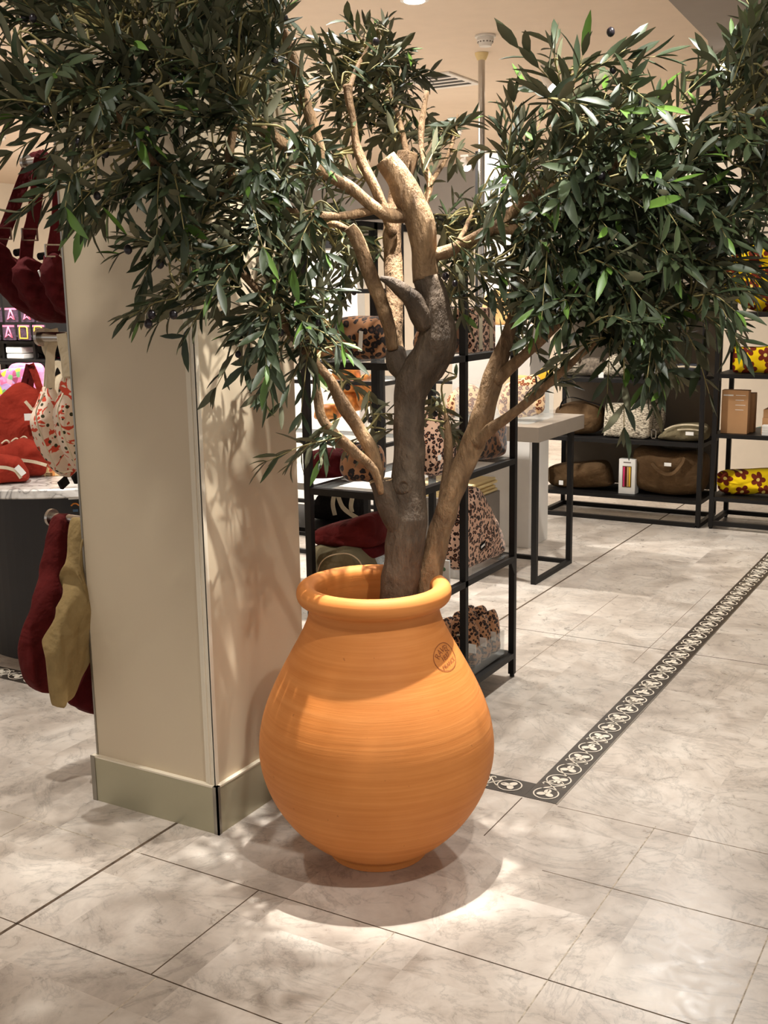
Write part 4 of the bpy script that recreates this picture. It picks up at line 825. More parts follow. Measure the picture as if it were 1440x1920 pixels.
for k, (x, y, r) in enumerate(((1204, 694, .04), (1203, 678, .018), (1203, 668, .018), (1207, 637, .018))):
    a = onY(x, y, 7.02); MB().lathe(a-Vector((0, 0, r)), [(.0001, 0), (r*.7, r*.3), (r, r), (r*.7, r*1.7), (.0001, r*2)], 20).build('bead', M['label'] if k == 0 else M['croissant'], E_, smooth=True)
MB().tube([onY(1204, 690, 7.03), onY(1204, 637, 7.03)], .003, 6).build('stem', M['string'], E_)
o = FB('folded_cloth', [(1212, 706), (1218, 678), (1232, 680), (1244, 706)], LV[2], .1, plain('grey_felt', S(150, 146, 140), .9), 'pale grey folded felt bag between charm and charcoal belt bag', wr=.004, seed=41)
for k, (xa, xb) in enumerate(((1060, 1100), (1120, 1175), (1200, 1250), (1270, 1315))):
    FB('top_bag', [(xa, 618), (xa+4, 590), ((xa+xb)/2, 582), (xb-4, 590), (xb, 618)], 1.36, .15, (M['brown_f'], M['navy_f'], M['khaki_f'], M['black_f'])[k], ['brown bag on topmost far shelf at left behind leaves', 'charcoal bag second on topmost far shelf', 'khaki bag third on topmost far shelf', 'black bag at right of topmost far shelf'][k], wr=.008, seed=50+k)

# --- right shelving with yellow flower bags
RX0, RX1, RY0, RY1 = -1.665, -.75, 6.98, 7.38
etagere('display_shelving', RX0, RX1, RY0, RY1, (.205, .604, .975, 1.345), 1.78, .028, 'open backed black shelving at right edge holding yellow flower bags', False, None, .05)
etagere('inner_rack', -1.28, -.80, 7.6, 7.9, (.33, .50, .78, 1.12), 1.30, .022, 'low black rack seen through the right hand shelving', False)
o = drop(bagY('flower_towel', [(1347, 905), (1352, 893), (1400, 890), (1460, 892), (1462, 930), (1420, 934), (1370, 934), (1350, 925)], 7.15, .22, M['flower'], 'folded yellow towel bag with brown flowers on lowest right shelf', wr=.014, seed=60, stretch=(.6, 1, 3)), .205)
o = drop(bagY('flower_pouch', [(1378, 656), (1382, 652), (1420, 652), (1465, 653), (1467, 698), (1420, 700), (1384, 700), (1376, 694)], 7.1, .14, M['flower'], 'boxy yellow flower print pouch on third right shelf', 'pouch', wr=.004, seed=61, flat=.3), .975)
o = drop(bagY('flower_bag', [(1362, 500), (1370, 470), (1400, 452), (1440, 445), (1480, 460), (1490, 520), (1480, 565), (1420, 572), (1385, 555), (1362, 530)], 7.15, .2, M['flower'], 'large yellow flower print shoulder bag on top right shelf', wr=.014, seed=62), 1.345)
strap('strap', [onY(x, y, 7.12) for x, y in ((1400, 462), (1418, 420), (1432, 385), (1450, 375))], (0, 1, 0), .05, M['flower'], o)
o = drop(boxpx('kraft_box', 1354, 732, 1400, 815, 7.02, .07, M['cardboard'], 'tall brown kraft box with white print on second right shelf', 'box'), .604)
a = onY(1366, 741, 7.0185); MB().box(a.x-.03, 7.0185, a.z-.004, a.x+.03, 7.0198, a.z+.004).build('print_line', M['label'], o)
a = onY(1389, 741, 7.0185)
for q in range(4): MB().box(a.x-.03, 7.0185, a.z-.03*q-.003, a.x+.03-.01*(q % 2), 7.0198, a.z-.03*q).build('print_line', M['label'], o)
o = drop(boxpx('kraft_box', 1396, 738, 1412, 812, 7.12, .07, M['cardboard'], 'second kraft box partly behind the tall printed one', 'box'), .604)
for k in range(3):
    tag(MB().box(-1.40+.004*k, 7.05, .6045+.052*k, -1.12, 7.25, .655+.052*k).build('kraft_tray', M['cardboard'], bevel=.002), ['lowest flat kraft box in pile on second right shelf', 'middle flat kraft box in pile on second right shelf', 'top flat kraft box in pile on second right shelf'][k], 'box', 'flat kraft boxes on the right shelf')
for k in range(4):
    tag(MB().box(-1.385, 6.995, .6045+.016*k, -1.2, 7.045, .6195+.016*k).build('note_block', M['label'], bevel=.001), 'thin white block in the small stack before the kraft boxes', 'notepad', 'white blocks stacked on the right shelf')
E_ = tag(MB().box(-1.40, 7.62, 1.1205-.34, -1.05, 7.66, 1.1205-.13).build('puzzle_box', M['puzzle'], bevel=.002), 'blue puzzle box with pale lettering on rack behind right shelving', 'box')
drop(E_, .7805)
a = onY(1412, 713, 7.6185); a.z = .955
text_on('lettering', 'SOKO', .062, Vector((-1.30, 7.6185, .945)), (1, 0, 0), (0, 0, 1), M['label'], E_); text_on('lettering', 'PUZZLE', .062, Vector((-1.275, 7.6185, .885)), (1, 0, 0), (0, 0, 1), M['label'], E_)
o = tag(MB().box(-1.25, 7.64, .3305, -.9, 7.86, .4995-.015).build('grey_crate', M['navy_f'], bevel=.003), 'dark grey patterned box on rack behind right shelving', 'box')
o = drop(bagY('teal_cloth', [(1400, 858), (1420, 850), (1460, 848), (1470, 862), (1430, 868)], 7.75, .12, M['teal'], 'teal folded cloth lying above the grey patterned box', 'cloth', wr=.01, seed=63), .5)
o = tag(MB().box(-1.22, 7.1, .761, -1.12, 7.2, .79).build('dark_case', M['black_f'], bevel=.008), 'small dark patterned case on top of the kraft boxes', 'case')

# ---------------------------------------------------------------- column arms and hanging bags
AY = 2.5
def arm(z, x0, label, r=.016, taper=False):
    E_ = empty('garment_rail', (x0, AY, z), label, 'rail', 'garment rails on the column')
    MB().cyl((x0, AY, z), (cx0-.0035, AY, z), r, 20).build('rod', M['chrome'], E_, smooth=False)
    MB().cyl((x0-.012, AY, z), (x0-.0005, AY, z), r*1.75, 24).build('end_cap', M['chrome'], E_)
    MB().cyl((cx0-.010, AY, z), (cx0-.0005, AY, z), r*2, 24, mi=0).build('wall_flange', M['chrome'], E_)
    return E_
zl = onY(97, 970, AY).z; zm = onY(82, 632, AY).z; zt = onY(95, 300, AY).z
arm(zl, onY(100, 970, AY).x, 'lowest chrome garment rail on the column, holding maroon and tan bags')
arm(zm, onY(80, 635, AY).x, 'middle chrome garment rail on the column, holding floral bags')
arm(zt, onY(52, 300, AY).x, 'topmost chrome garment rail on the column, holding dark red slings', .013)
def q3(pts, ox, oy, s): return [(ox+x/s, oy+y/s) for x, y in pts]
def hang(name, px, X, t, mat, label, group=None, **kw): return bagX(name, px, X, t, mat, label, 'bag', group, **kw)
# lowest arm
o = hang('hobo_bag', q3([(450, 275), (520, 262), (610, 290), (590, 380), (545, 480), (490, 620), (482, 800), (470, 950), (440, 1200), (430, 1450), (420, 1640), (330, 1665), (250, 1610), (200, 1530), (190, 1400), (200, 1200), (260, 1000), (310, 850), (370, 720), (380, 620), (402, 500), (412, 400), (430, 310)], 0, 900, 4.174), -2.64, .08, M['maroon'], 'maroon corduroy shoulder bag hanging at outer end of lowest rail', wr=.016, seed=71, npts=92, freq=9, stretch=(1.5, 1.8, .6), ridge=((0, 1, .12), 48, .014), flat=.6)
o = hang('hobo_bag', q3([(595, 300), (650, 292), (712, 300), (722, 420), (712, 560), (692, 680), (665, 760), (690, 880), (702, 1000), (700, 1200), (665, 1400), (620, 1560), (560, 1680), (500, 1740), (440, 1775), (410, 1640), (385, 1480), (385, 1330), (420, 1180), (470, 1020), (530, 880), (570, 760), (540, 690), (560, 600), (575, 450), (582, 360)], 0, 900, 4.174), -2.38, .07, M['olive_f'], 'tan corduroy shoulder bag hanging nearest the column on lowest rail', wr=.016, seed=72, npts=104, freq=9, stretch=(1.5, 1.8, .6), ridge=((0, 1, .12), 48, .014), flat=.6)
MB().tube([onX(x, y, -2.34) for x, y in q3([(655, 430), (632, 560), (628, 680), (660, 820), (690, 960)], 0, 900, 4.174)], .003, 6).build('seam', M['olive_f'], o, smooth=True)
o = hang('hobo_bag', q3([(640, 330), (760, 320), (790, 600), (860, 1000), (880, 1500), (840, 1800), (760, 1830), (690, 1825), (610, 1785), (540, 1740), (570, 1600), (600, 1400), (640, 1100), (640, 800), (630, 560)], 0, 900, 4.174), -2.50, .08, M['maroon_dark'], 'darker maroon bag with cream cord hanging behind the tan bag on lowest rail', wr=.014, seed=73, npts=90, freq=9, ridge=((0, 1, .12), 48, .014), flat=.6)
MB().tube([onX(x, y, -2.455) for x, y in q3([(700, 1010), (740, 940), (760, 900)], 0, 900, 4.174)], .0025, 6).build('cord', M['string'], o)
MB().tube([onX(x, y, -2.455) for x, y in q3([(668, 1405), (700, 1395), (735, 1420), (755, 1450), (770, 1390), (765, 1340)], 0, 900, 4.174)], .0022, 6).build('cord', M['string'], o)
# middle arm: floral shoulder bags with beige straps
for (px, X, sd, lab, st) in (([(400, 830), (440, 850), (450, 920), (480, 1000), (500, 1100), (520, 1250), (560, 1400), (640, 1590), (560, 1620), (470, 1560), (400, 1450), (340, 1330), (310, 1220), (305, 1120), (350, 1000), (375, 920)], -2.68, 81, 'red floral print bag with beige strap at outer end of middle rail', [[(400, 345), (385, 420), (400, 520), (430, 600), (420, 720), (410, 850)], [(455, 350), (470, 430), (440, 520), (430, 620), (432, 740), (430, 860)]]),
                             ([(560, 760), (600, 790), (610, 900), (650, 990), (690, 1090), (730, 1250), (745, 1450), (745, 1600), (680, 1570), (610, 1480), (550, 1380), (510, 1250), (490, 1100), (520, 960), (550, 900)], -2.50, 82, 'red floral print bag with beige strap nearer the column on middle rail', [[(600, 380), (610, 500), (590, 600), (580, 700), (580, 800)], [(525, 390), (540, 500), (560, 600), (575, 760)]])):
    o = hang('floral_bag', q3(px, 0, 540, 4.571), X, .08, M['floral'], lab, 'floral bags on the middle rail', wr=.010, seed=sd, npts=80, freq=9)
    for k, s_ in enumerate(st): strap('strap', [onX(x, y, X+.004+.012*k) for x, y in q3(s_, 0, 540, 4.571)], (.5, 1, 0), .028, M['cream_f'], o)
    MB().tube([onX(x, y, X+.044) for x, y in q3([(px[0][0]-20, 900), (px[-3][0]+5, px[-3][1]), (px[9][0]+15, px[9][1]-15), (px[7][0]-20, px[7][1]-20)], 0, 540, 4.571)], .0025, 6).build('piping', M['cream_f'], o, smooth=True)
    a = onX(*q3([(px[8][0]-15, px[8][1]+50)], 0, 540, 4.571)[0], X); MB().obox(a, (.006, 0, 0), (0, .016, .008), (0, -.006, .012)).build('black_tag', M['black_f'], o)
# top arm: three dark red slings
for (px, X, sd, lab, sts, bk) in (
    ([(-40, 430), (-5, 455), (15, 478), (38, 492), (62, 505), (85, 540), (108, 598), (80, 604), (45, 585), (15, 560), (-15, 520), (-45, 480)], -2.70, 91, 'dark red sling bag at outer end of topmost rail', [[(84, 288), (62, 300), (40, 350), (18, 410), (2, 450), (-6, 480)]], (4, 438)),
    ([(30, 505), (46, 480), (60, 485), (85, 505), (110, 520), (140, 540), (150, 590), (130, 605), (100, 604), (70, 590), (48, 560), (34, 530)], -2.58, 92, 'middle dark red sling bag on topmost rail', [[(90, 288), (76, 300), (70, 350), (62, 410), (52, 450), (48, 500)]], (53, 440)),
    ([(80, 510), (94, 475), (108, 485), (130, 508), (160, 525), (185, 560), (180, 596), (150, 600), (120, 588), (98, 565), (86, 535)], -2.44, 93, 'dark red sling bag nearest the column on topmost rail', [[(112, 292), (112, 350), (108, 420), (98, 480), (94, 505)], [(122, 300), (130, 380), (140, 460), (150, 530)]], (97, 470))):
    o = hang('sling_bag', px, X, .07, M['maroon_dark'], lab, 'dark red slings on the topmost rail', wr=.010, seed=sd, npts=110, freq=9, stretch=(1, 2.5, .8), ridge=((0, .35, 1), 85, .016), flat=.7)
    for k, s_ in enumerate(sts): strap('strap', [onX(x, y, X+.01*k) for x, y in s_], (.45, .9, 0), .038, M['maroon_dark'], o, .006)
    a = onX(bk[0], bk[1], X+.012); m = MB(); u = Vector((.3, .9, 0)).normalized()
    for d_, hw, hh in (((-1, 0), .002, .017), ((1, 0), .002, .017), ((0, -1), .024, .002), ((0, 1), .024, .002)): m.obox(a+u*(d_[0]*.023)+Vector((.006, 0, d_[1]*.016)), u*hw, Vector((.003, -.001, 0)), (0, 0, hh))
    m.build('buckle', M['chrome'], o)
    a = onX(px[2][0]+14, px[2][1]-4, X+.02); MB().cyl(a, a+Vector((.0, .045, .006)), .011, 10).build('clip', M['black_f'], o)
    a = onX(px[2][0]+12, px[2][1]+22, X+.06); MB().cyl(a, a+Vector((0, .01, -.022)), .003, 8).build('zip_pull', M['label'], o)

# ---------------------------------------------------------------- marble topped round table and what stands on it
RC = (-3.62, 3.62)
T = empty('round_table', (RC[0], RC[1], 0), 'round marble topped table on a black drum base left of the column', 'table')
MB().lathe((RC[0], RC[1], 0), [(.0001, 0), (.52, 0), (.52, .76), (.0001, .76)], 72).build('drum_base', plain('black_satin', S(34, 30, 28), .5, .1), T, smooth=False)
def wmarble():
    t = NT('white_marble', .25, .5); co = t.co(); n1 = t.n('ShaderNodeTexNoise'); n1.inputs['Scale'].default_value = 5; n1.inputs['Detail'].default_value = 8; n1.inputs['Distortion'].default_value = 1.6; t.l(co, n1.inputs['Vector'])
    v = t.math('ABSOLUTE', t.math('SUBTRACT', n1.outputs['Fac'], .5)); t.col(t.ramp(v, [(0, S(150, 146, 142)), (.03, S(210, 205, 198)), (.12, S(236, 232, 226))])); return t.m
MB().lathe((RC[0], RC[1], 0), [(.0001, .7605), (.86, .7605), (.868, .766), (.868, .792), (.862, .798), (.0001, .798)], 96).build('marble_top', wmarble(), T)
VN = Vector((.66, -.75, 0))
def bagV(name, px, dep, t, mat, label, cat='bag', group=None, z=None, **kw):      # plane facing the aisle, through the table
    c = Vector((RC[0], RC[1], 0))+VN*dep
    o = tag(pillow(name, [onP(x, y, c, VN) for x, y in px], VN, t, mat, None, **kw), label, cat, group)
    return drop(o, z) if z else o
ZT = .7985
c = Vector((RC[0], RC[1], 0))+VN*.30
o = bagV('red_tote', q3([(-60, 1150), (0, 1085), (90, 1000), (150, 962), (220, 955), (300, 1000), (370, 1060), (390, 1200), (385, 1420), (360, 1640), (150, 1660), (-60, 1660)], 0, 540, 4.571), .30, .12, M['red'], 'tall red velvet tote with long handles standing on the marble table', z=ZT, wr=.012, seed=101, npts=84, freq=8, flat=.35, ridge=((0, .2, 1), 30, .008))
f_ = Vector(VN)*.09
def PV(x, y, dep): return onP(x, y, Vector((RC[0], RC[1], 0))+VN*dep, VN)
for s_ in ([(160, 970), (200, 850), (235, 720), (250, 655)], [(245, 960), (260, 820), (270, 700), (258, 655)], [(262, 650), (300, 740), (330, 830), (370, 940)]):
    strap('handle', [PV(*q3([q], 0, 540, 4.571)[0], .31) for q in s_], VN.cross(Vector((0, 0, 1))), .028, M['red'] if s_[0][0] == 262 else M['maroon'], o)
strap('white_trim', [PV(*q3([q], 0, 540, 4.571)[0], .40) for q in [(215, 970), (250, 1010), (280, 1040), (330, 1010)]], (0, 0, 1), .012, M['cream_f'], o)
MB().obox(PV(*q3([(265, 1105)], 0, 540, 4.571)[0], .395), VN.cross(Vector((0, 0, 1)))*.026, VN*.001, (0, 0, .014)).build('label_patch', M['label'], o)
for k, x in enumerate((50, 135, 205)):
    o = bagV('red_pouch', q3([(x-60, 1180), (x-20, 1150), (x+20, 1165), (x+32, 1250), (x+30, 1420), (x-20, 1450), (x-70, 1440), (x-75, 1280)], 0, 540, 4.571), .48-.04*k, .05, M['red'], ['front red pouch with white piping leaning at left on marble table', 'middle red pouch with white piping on marble table', 'rear red pouch with white piping against the tall tote'][k], 'pouch', 'red pouches with white piping', wr=.004, seed=110+k)
    MB().tube([PV(*q3([q], 0, 540, 4.571)[0], .507-.04*k) for q in [(x-50, 1180), (x-10, 1152), (x+18, 1175), (x+28, 1250), (x+18, 1300)]], .004, 6).build('piping', M['cream_f'], o, smooth=True)
    drop(o, ZT)
o = bagV('red_washbag', q3([(-40, 1520), (60, 1470), (120, 1440), (200, 1412), (300, 1440), (385, 1475), (420, 1550), (420, 1650), (390, 1715), (250, 1725), (-40, 1730)], 0, 540, 4.571), .52, .14, M['red'], 'wide red wash bag with long cream zip lying on marble table', z=ZT, wr=.010, seed=120, npts=70)
strap('zip', [PV(*q3([q], 0, 540, 4.571)[0], .60) for q in [(80, 1472), (200, 1478), (300, 1492), (400, 1520)]], (0, 0, 1), .012, M['cream_f'], o)
o = bagV('red_washbag', q3([(-60, 1560), (0, 1530), (100, 1540), (170, 1560), (230, 1640), (255, 1700), (240, 1745), (100, 1755), (-60, 1755)], 0, 540, 4.571), .66, .12, M['red'], 'small red wash bag with cream tab at the front edge of marble table', z=ZT, wr=.010, seed=121, npts=70)
strap('zip', [PV(*q3([q], 0, 540, 4.571)[0], .73) for q in [(-20, 1535), (60, 1542), (130, 1565), (160, 1600), (180, 1630)]], (0, 0, 1), .012, M['cream_f'], o)
strap('zip_tab', [PV(*q3([q], 0, 540, 4.571)[0], .735) for q in [(140, 1530), (175, 1565), (205, 1600)]], (.5, .5, 1), .022, M['label'], o)
def cardV(name, x0, y0, x1, y1, dep, mat, label, cat, th=.02):
    a, b, d = (PV(*q3([q], 0, 540, 4.571)[0], dep) for q in ((x0, y0), (x1, y0), (x0, y1)))
    u = (b-a)/2; v = Vector((0, 0, (a.z-d.z)/2)); u.z = 0
    return tag(MB().obox((a+b)/2-v-VN*th/2, u, VN*th/2, v).build(name, mat, bevel=.0015), label, cat)
o = cardV('illustrated_box', 375, 1560, 552, 1765, .55, M['postcard'], 'small illustrated cream and orange box on the marble table edge', 'box', .03); drop(o, ZT)
for k in range(3):
    a = PV(*q3([(420, 1590+k*14)], 0, 540, 4.571)[0], .5515); MB().obox(a, VN.cross(Vector((0, 0, 1)))*.013, VN*.0006, (0, 0, .0015)).build('print_line', M['brown_f'], o)
o = cardV('striped_box', 556, 1600, 770, 1760, .50, M['stripes'], 'brown and cream striped box at right of marble table beside the column', 'box', .06); drop(o, ZT)
a = PV(141, 952, .55)
o = tag(MB().obox(a, VN.cross(Vector((0, 0, 1)))*.024, VN*.001, (0, 0, .03)).build('rainbow_card', M['label']), 'white card with orange arc and blue mark hanging under the marble top', 'card'); drop(o, .70)
rb = PV(141, 950, .552)
MB().tube([rb+VN.cross(Vector((0, 0, 1)))*x+Vector((0, 0, z)) for x, z in ((-.016, .004), (-.006, .012), (.006, .012), (.016, .004))], .003, 6).build('orange_arc', M['orange'], o)
MB().obox(rb+Vector((0, 0, -.016)), VN.cross(Vector((0, 0, 1)))*.01, VN*.001, (0, 0, .005)).build('blue_mark', M['blue'], o)
o.location += Vector((0, 0, 0))
# cream canvas tote behind the floral bags
o = bagV('canvas_tote', q3([(560, 900), (640, 900), (700, 1050), (740, 1200), (740, 1500), (620, 1600), (480, 1600), (440, 1300), (450, 1000)], 0, 540, 4.571), .0, .10, M['cream_f'], 'cream canvas tote standing at rear of marble table behind floral bags', z=ZT, wr=.008, seed=130)
strap('handle', [PV(*q3([q], 0, 540, 4.571)[0], .03) for q in [(470, 960), (440, 800), (450, 690), (490, 650), (530, 680), (580, 800), (660, 980)]], VN.cross(Vector((0, 0, 1))), .03, M['cream_f'], o)
# ---------------------------------------------------------------- gift wall far left
GY = 7.6
def gb(x, y, Y=GY): return onY(x, y, Y)
a = gb(-70, 560); b = gb(165, 760)
gw = empty('gift_rack', ((a.x+b.x)/2, GY+.15, 0), 'tall black slatted gift rack far left behind the marble table', 'rack')
for x in (-70, 4, 62, 170):
    p = gb(x, 690); MB().box(p.x-.015, GY+.03, 0, p.x+.015, GY+.06, 1.62 if x > 60 else 1.62).build('post', M['black_metal'], gw)
for y in (642, 676): p = gb(50, y); MB().box(a.x, GY-.02, p.z-.012, b.x, GY+.4, p.z+.012).build('shelf', M['black_metal'], gw)
for z in (.25, .60, .88, 1.12): MB().box(a.x, GY-.02, z-.012, b.x, GY+.4, z+.012).build('shelf', M['black_metal'], gw)
MB().box(a.x, GY+.4, 0, b.x, GY+.42, 1.62).build('rack_back', M['black_metal'], gw)
names = {0: 'pink', 1: 'yellow'}
row = 0
for (xs, y0, y1, kinds) in (((-22, 8, 38, 66), 577, 604, (0, 0, 0, 1)), ((-26, 4, 32, 60), 609, 638, (0, 0, 1, 1))):
    row += 1
    for k, (x, kd) in enumerate(zip(xs, kinds)):
        p0 = gb(x, y0, GY-.06); p1 = gb(x+25, y1, GY-.06)
        o = tag(MB().box(p0.x, GY-.06, p1.z, p1.x, GY-.045, p0.z).build('glasses_pack', M['darkprint'], bevel=.001), ['%s-framed novelty pack, %s of the %s hanging row on far left rack' % (names[kd], ['outermost', 'second', 'third', 'last'][k], ['upper', 'lower'][row-1])][0], 'pack', 'novelty glasses packs')
        cx_, cz = (p0.x+p1.x)/2, (p0.z+p1.z)/2; w_, h_ = (p1.x-p0.x)*.32, (p0.z-p1.z)*.38; m = MB()
        if kd: pts = [(-1, -1), (1, -1), (1, .8), (.6, 1), (-.8, 1), (-1, .6)]
        else: pts = [(0, 1), (.9, -.9), (0, -.35), (-.9, -.9)]
        P3 = [Vector((cx_+u*w_, GY-.063, cz+v*h_)) for u, v in pts]; P3.append(P3[0])
        m.tube(P3, .0075, 6, 1); m.build('novelty_frame', M['yellow'] if kd else M['pink'], o, smooth=True)
        MB().box(p0.x+.004, GY-.0615, p0.z-.02, p1.x-.004, GY-.0603, p0.z-.004).build('header_strip', M['pink'], o)
for k, (px, mt, lab) in enumerate((([(-20, 712), (0, 695), (30, 690), (62, 692), (66, 740), (60, 755), (-20, 756)], 'confetti', 'bright pink confetti print pouch with coloured dots at far left'),
                                   ([(20, 690), (50, 681), (80, 690), (80, 760), (30, 760)], 'pink_f', 'plain pink bag behind the confetti pouch far left'))):
    o = bagY('pink_pouch', px, 6.9+.2*k, .12, M[mt], lab, 'pouch', wr=.01, seed=140+k)
    lo = o.location.z; ex = [v.co.x for v in o.data.vertices]
    tag(MB().box(o.location.x+min(ex), 6.9+.2*k-.07, 0, o.location.x+max(ex), 6.9+.2*k+.07, lo-.001).build('white_plinth', M['white'], bevel=.003), ['white plinth carrying the confetti pouch', 'white plinth carrying the plain pink bag'][k], 'plinth')
for k, (x0, y0, x1, y1, mt, lab) in enumerate(((10, 650, 40, 662, 'label', 'upper white folded textile on far left rack shelf'), (12, 664, 44, 674, 'label', 'lower white folded textile on far left rack shelf'))):
    p0 = gb(x0, y0, GY); p1 = gb(x1, y1, GY); to_ = tag(MB().box(p0.x, GY, p1.z, p1.x, GY+.2, p0.z).build('folded_textile', M['label'], bevel=.01), lab, 'textile'); drop(to_, gb(50, 676).z+.0125+(.0 if k else (gb(12, 664).z-gb(12, 674).z)+.002))
# pink wall of packs right of the rack, next to the column
pw = tag(MB().box(gb(80, 600, 8.6).x, 8.6, 0, gb(420, 600, 8.6).x, 8.66, 1.62).build('pegboard', M['white']), 'white pegboard panel carrying pink packs behind the middle rail', 'panel')
idx = 0
for r_, (y0, y1) in enumerate(((608, 640), (646, 676), (682, 716), (722, 752), (758, 790), (796, 826))):
    for k, x in enumerate((98, 120, 140)):
        p0 = gb(x, y0, 8.55); p1 = gb(x+17, y1, 8.55)
        o = tag(MB().box(p0.x, 8.55, p1.z, p1.x, 8.58, p0.z).build('pink_pack', M['confetti'] if (r_+k) % 3 == 0 else (M['pink_f'] if (r_+k) % 3 == 1 else M['pink']), bevel=.002), '%s pink pack in row %s from the top on the white pegboard' % (['left', 'middle', 'right'][k], ['one', 'two', 'three', 'four', 'five', 'six'][r_]), 'pack', 'pink packs on the pegboard')
        MB().box(p0.x+.01, 8.5485, p1.z+.02, p1.x-.02, 8.5495, p1.z+.055).build('pack_print', M['label'] if k % 2 else M['magenta'], o)
# dark low counter between, hooks with trinkets
o = tag(MB().box(gb(68, 700, 8.2).x, 8.1, 0, gb(150, 700, 8.2).x, 8.35, .95).build('dark_counter', M['navy_f'], bevel=.004), 'dark low counter between gift rack and pegboard', 'counter')
E_ = empty('trinket_stand', (gb(84, 670, 7.9).x, 7.9, 0), 'small black branching stand hung with pink and brown trinkets', 'stand')
MB().box(gb(84, 670, 7.9).x-.01, 7.89, 0, gb(84, 670, 7.9).x+.01, 7.91, gb(84, 655, 7.9).z).build('stem', M['black_metal'], E_)
for k, (x0, y0, x1, y1) in enumerate(((60, 662, 84, 668), (84, 660, 114, 664), (66, 672, 84, 678), (84, 682, 118, 684))):
    MB().tube([gb(x0, y0, 7.88), gb((x0+x1)/2, (y0+y1)/2-3, 7.88), gb(x1, y1, 7.88)], .007, 6).build('branch_hook', M['black_metal'], E_)
for k, x in enumerate((64, 72, 79, 98, 104, 110, 116)):
    MB().tube([gb(x, 664+(k % 3)*3, 7.86), gb(x+2, 690, 7.86)], .010, 6).build('trinket', (M['pink_f'], M['brown_f'], M['magenta'])[k % 3], E_)

# ---------------------------------------------------------------- deeper shop behind the shelving
o = tag(MB().box(-5.2, 6.7, 0, -3.9, 7.3, .86).build('white_counter', M['white'], bevel=.004), 'long white display counter behind the shelving unit', 'counter')
o = etagere('display_rack', -3.95, -3.05, 5.25, 5.65, (.33, .68, 1.02), 1.52, .024, 'black rack with amber pouches seen through the shelving unit', True, None, .03)
k = 0
for (x0, y0, x1, y1, lab) in ((628, 690, 670, 735, 'amber printed pouch at upper right of rack behind the shelving'), (636, 737, 672, 770, 'amber printed pouch below the upper one behind the shelving'), (598, 760, 632, 785, 'amber pouch low at left between the branches'), (678, 705, 694, 760, 'narrow amber pouch next to the rack post')):
    k += 1; xm = (x0+x1)/2
    o = bagY('amber_pouch', [(x0, y1), (x0-2, (y0+y1)/2), (x0+5, y0), (xm, y0-3), (x1-3, y0), (x1+2, (y0+y1)/2), (x1, y1)], 5.4, .14, M['croissant'], lab, 'pouch', wr=.01, seed=150+k)
o = bagY('black_duffel', [(604, 932), (612, 922), (640, 918), (664, 922), (678, 935), (678, 966), (660, 972), (602, 968), (600, 950)], 4.55, .2, M['black_f'], 'black bag with wide cream straps under a white counter behind the shelving', wr=.006, seed=160, flat=.35)
for s_ in ([(628, 922), (624, 945), (628, 966)], [(632, 925), (642, 950), (658, 964), (676, 975)], [(662, 926), (658, 948), (660, 960)]): strap('strap', [onY(x, y, 4.44) for x, y in s_], (1, 0, 0), .022, M['cream_f'], o)
zb = min((v.co.z for v in o.data.vertices))+o.location.z
T2 = empty('side_table', (-3.1, 4.55, 0), 'low white topped table carrying the black strapped bag behind the shelving', 'table')
MB().box(-3.6, 4.3, zb-.022, -2.62, 4.8, zb-.001).build('lower_shelf', M['black_metal'], T2)
MB().box(-3.6, 4.3, onY(640, 925, 4.3).z, -2.55, 4.8, onY(640, 912, 4.3).z).build('table_top', M['white'], T2)
for x in (-3.58, -2.6):
    for y in (4.32, 4.78): MB().box(x-.012, y-.012, 0, x+.012, y+.012, zb-.0225).build('leg', M['black_metal'], T2); MB().box(x-.012, y-.012, zb-.0005, x+.012, y+.012, onY(640, 925, 4.3).z-.0005).build('leg', M['black_metal'], T2)
o = drop(bagY('tan_tote', [(905, 600), (912, 560), (940, 545), (965, 560), (975, 600), (968, 612), (912, 612)], 6.1, .1, M['tan_f'], 'tan canvas tote high behind the side branch near the pole', wr=.01, seed=170), 1.30)
tag(MB().box(o.location.x-.25, 5.95, 0, o.location.x+.25, 6.25, 1.2995).build('tall_plinth', M['white'], bevel=.003), 'tall cream plinth under the tan tote behind the shelving', 'plinth')
E_ = tag(MB().box(-4.05, 8.6, 0, -3.70, 8.72, 2.62).build('mirror_panel', M['white'], bevel=.002), 'pale patterned upright panel rising behind the treetop', 'panel')
MB().box(-4.075, 8.59, 0, -4.051, 8.72, 2.62).build('panel_edge', M['black_metal'], E_)
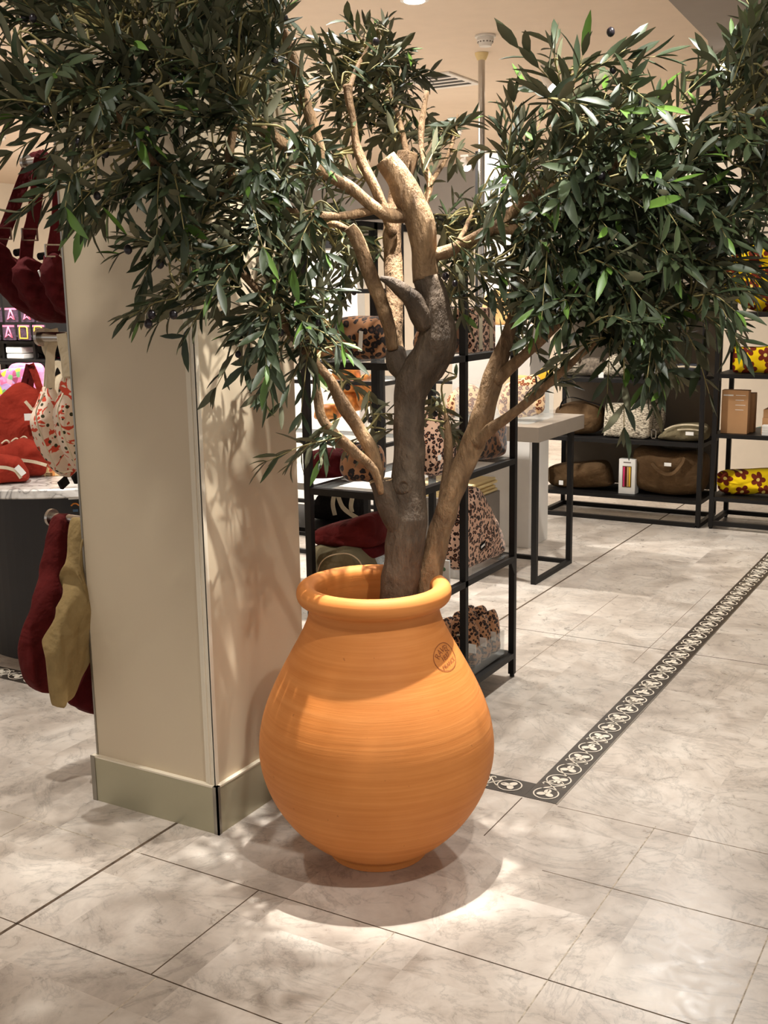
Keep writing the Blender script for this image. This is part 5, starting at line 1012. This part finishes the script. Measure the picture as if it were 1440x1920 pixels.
# pole with collar, detectors, vents, track spots
P_ = empty('service_pole', (-3.12, 6.70, 0), 'slim steel pole from floor to ceiling right of the treetop', 'pole')
pt = onZ(903, 99, 3.0); P_.location = (pt.x, pt.y, 0)
MB().cyl((pt.x, pt.y, 0), (pt.x, pt.y, 2.955), .022, 20).build('pole_tube', M['chrome'], P_, smooth=False)
MB().lathe((pt.x, pt.y, 2.955), [(.0001, 0), (.028, 0), (.042, .03), (.044, .044), (.0001, .044)], 24).build('collar', M['paper'], P_)
def ceil(name, x, y, build, label, cat, group=None):
    p = onZ(x, y, 3.0); E_ = empty(name, (p.x, p.y, 2.9), label, cat, group); build(p, E_); return E_
def smoke(p, E_):
    MB().lathe((p.x, p.y, 2.999), [(.0001, 0), (.062, 0), (.062, -.012), (.0001, -.012)], 32).build('base_ring', M['white'], E_)
    dm_ = MB().lathe((p.x, p.y, 2.9865), [(.0001, 0), (.05, 0), (.052, -.018), (.04, -.034), (.036, -.05), (.0001, -.052)], 32).build('sensor_dome', M['white'], E_)
    m = MB()
    for k in range(14): a = 2*PI*k/14; m.obox((p.x+.046*math.cos(a), p.y+.046*math.sin(a), 2.962), (.002*math.cos(a), .002*math.sin(a), 0), (-.005*math.sin(a), .005*math.cos(a), 0), (0, 0, .006))
    m.build('vent_slots', M['greybox'], dm_)
ceil('smoke_detector', 910, 66, smoke, 'white round smoke detector on ceiling just above the pole', 'smoke detector')
ceil('smoke_detector', 855, 245, smoke, 'distant white smoke detector low beside the treetop leaves', 'smoke detector')
ceil('smoke_detector', 0, 250, smoke, 'white ceiling detector cut by the left edge of the photo', 'smoke detector')
def vent(p, E_):
    fr_ = MB().box(p.x-.20, p.y-.26, 2.985, p.x+.20, p.y+.26, 2.9995).build('vent_frame', M['white'], E_, bevel=.004)
    for k in range(4): MB().box(p.x-.16, p.y-.20+k*.11, 2.982, p.x+.16, p.y-.15+k*.11, 2.9845).build('slot', M['black_metal'], fr_)
ceil('ceiling_vent', 826, 150, vent, 'square white ceiling vent with dark slots beside the treetop', 'vent')
def downl(p, E_):
    MB().lathe((p.x, p.y, 2.999), [(.0001, 0), (.075, 0), (.075, -.008), (.06, -.010), (.0001, -.010)], 32).build('trim_ring', M['white'], E_)
    MB().lathe((p.x, p.y, 2.9885), [(.0001, 0), (.055, 0), (.05, -.004), (.0001, -.006)], 32).build('lamp_face', M['lamp'], E_)
ceil('downlight', 777, -2, downl, 'round recessed ceiling light cut by the top edge at centre', 'ceiling light', 'ceiling lights')
def track(tx, ty):
    def f(p, E_):
        d = Vector((tx, ty, -.8)).normalized(); c = Vector((p.x, p.y, 2.9))
        MB().box(p.x-.05, p.y-.02, 2.975, p.x+.05, p.y+.02, 2.9995).build('mount', M['white'], E_)
        MB().cyl((p.x, p.y, 2.90), (p.x, p.y, 2.9745), .012, 12).build('neck', M['white'], E_)
        hd_ = MB().cyl(c-d*.06, c+d*.07, .042, 24, .05).build('lamp_head', M['white'], E_)
        MB().cyl(c+d*.0705, c+d*.074, .044, 24).build('lamp_face', M['lamp'], hd_)
    return f
ceil('track_spotlight', 872, 290, track(.7, -.5), 'far white track spotlight glowing right of the treetop', 'spotlight', 'ceiling spotlights')
ceil('track_spotlight', 1030, 120, track(.6, -.2), 'white track spotlight half hidden by leaves right of the pole', 'spotlight', 'ceiling spotlights')
ceil('track_spotlight', 12, 118, track(.8, .2), 'bright white spotlight at the left edge behind leaves', 'spotlight', 'ceiling spotlights')
ps = onZ(1360, 100, 2.62); E_ = empty('track_spotlight', (ps.x, ps.y, 2.55), 'brightest spotlight under the grey soffit at upper right', 'spotlight', 'ceiling spotlights')
MB().lathe((ps.x, ps.y, 2.619), [(.0001, 0), (.05, 0), (.05, -.03), (.0001, -.03)], 24).build('mount', M['white'], E_); cc = Vector((ps.x, ps.y, 2.56)); dd = (Vector((-.7, 2.45, 0))-cc).normalized()
gl_ = spot(tuple(cc+dd*.07), (-.7, 2.45, 0), 85, 46, 1, .04)
MB().cyl(cc-dd*.05, cc+dd*.05, .038, 24, .045).build('lamp_head', M['chrome'], E_); MB().cyl(cc+dd*.0505, cc+dd*.054, .04, 24).build('lamp_face', M['lamp'], E_)
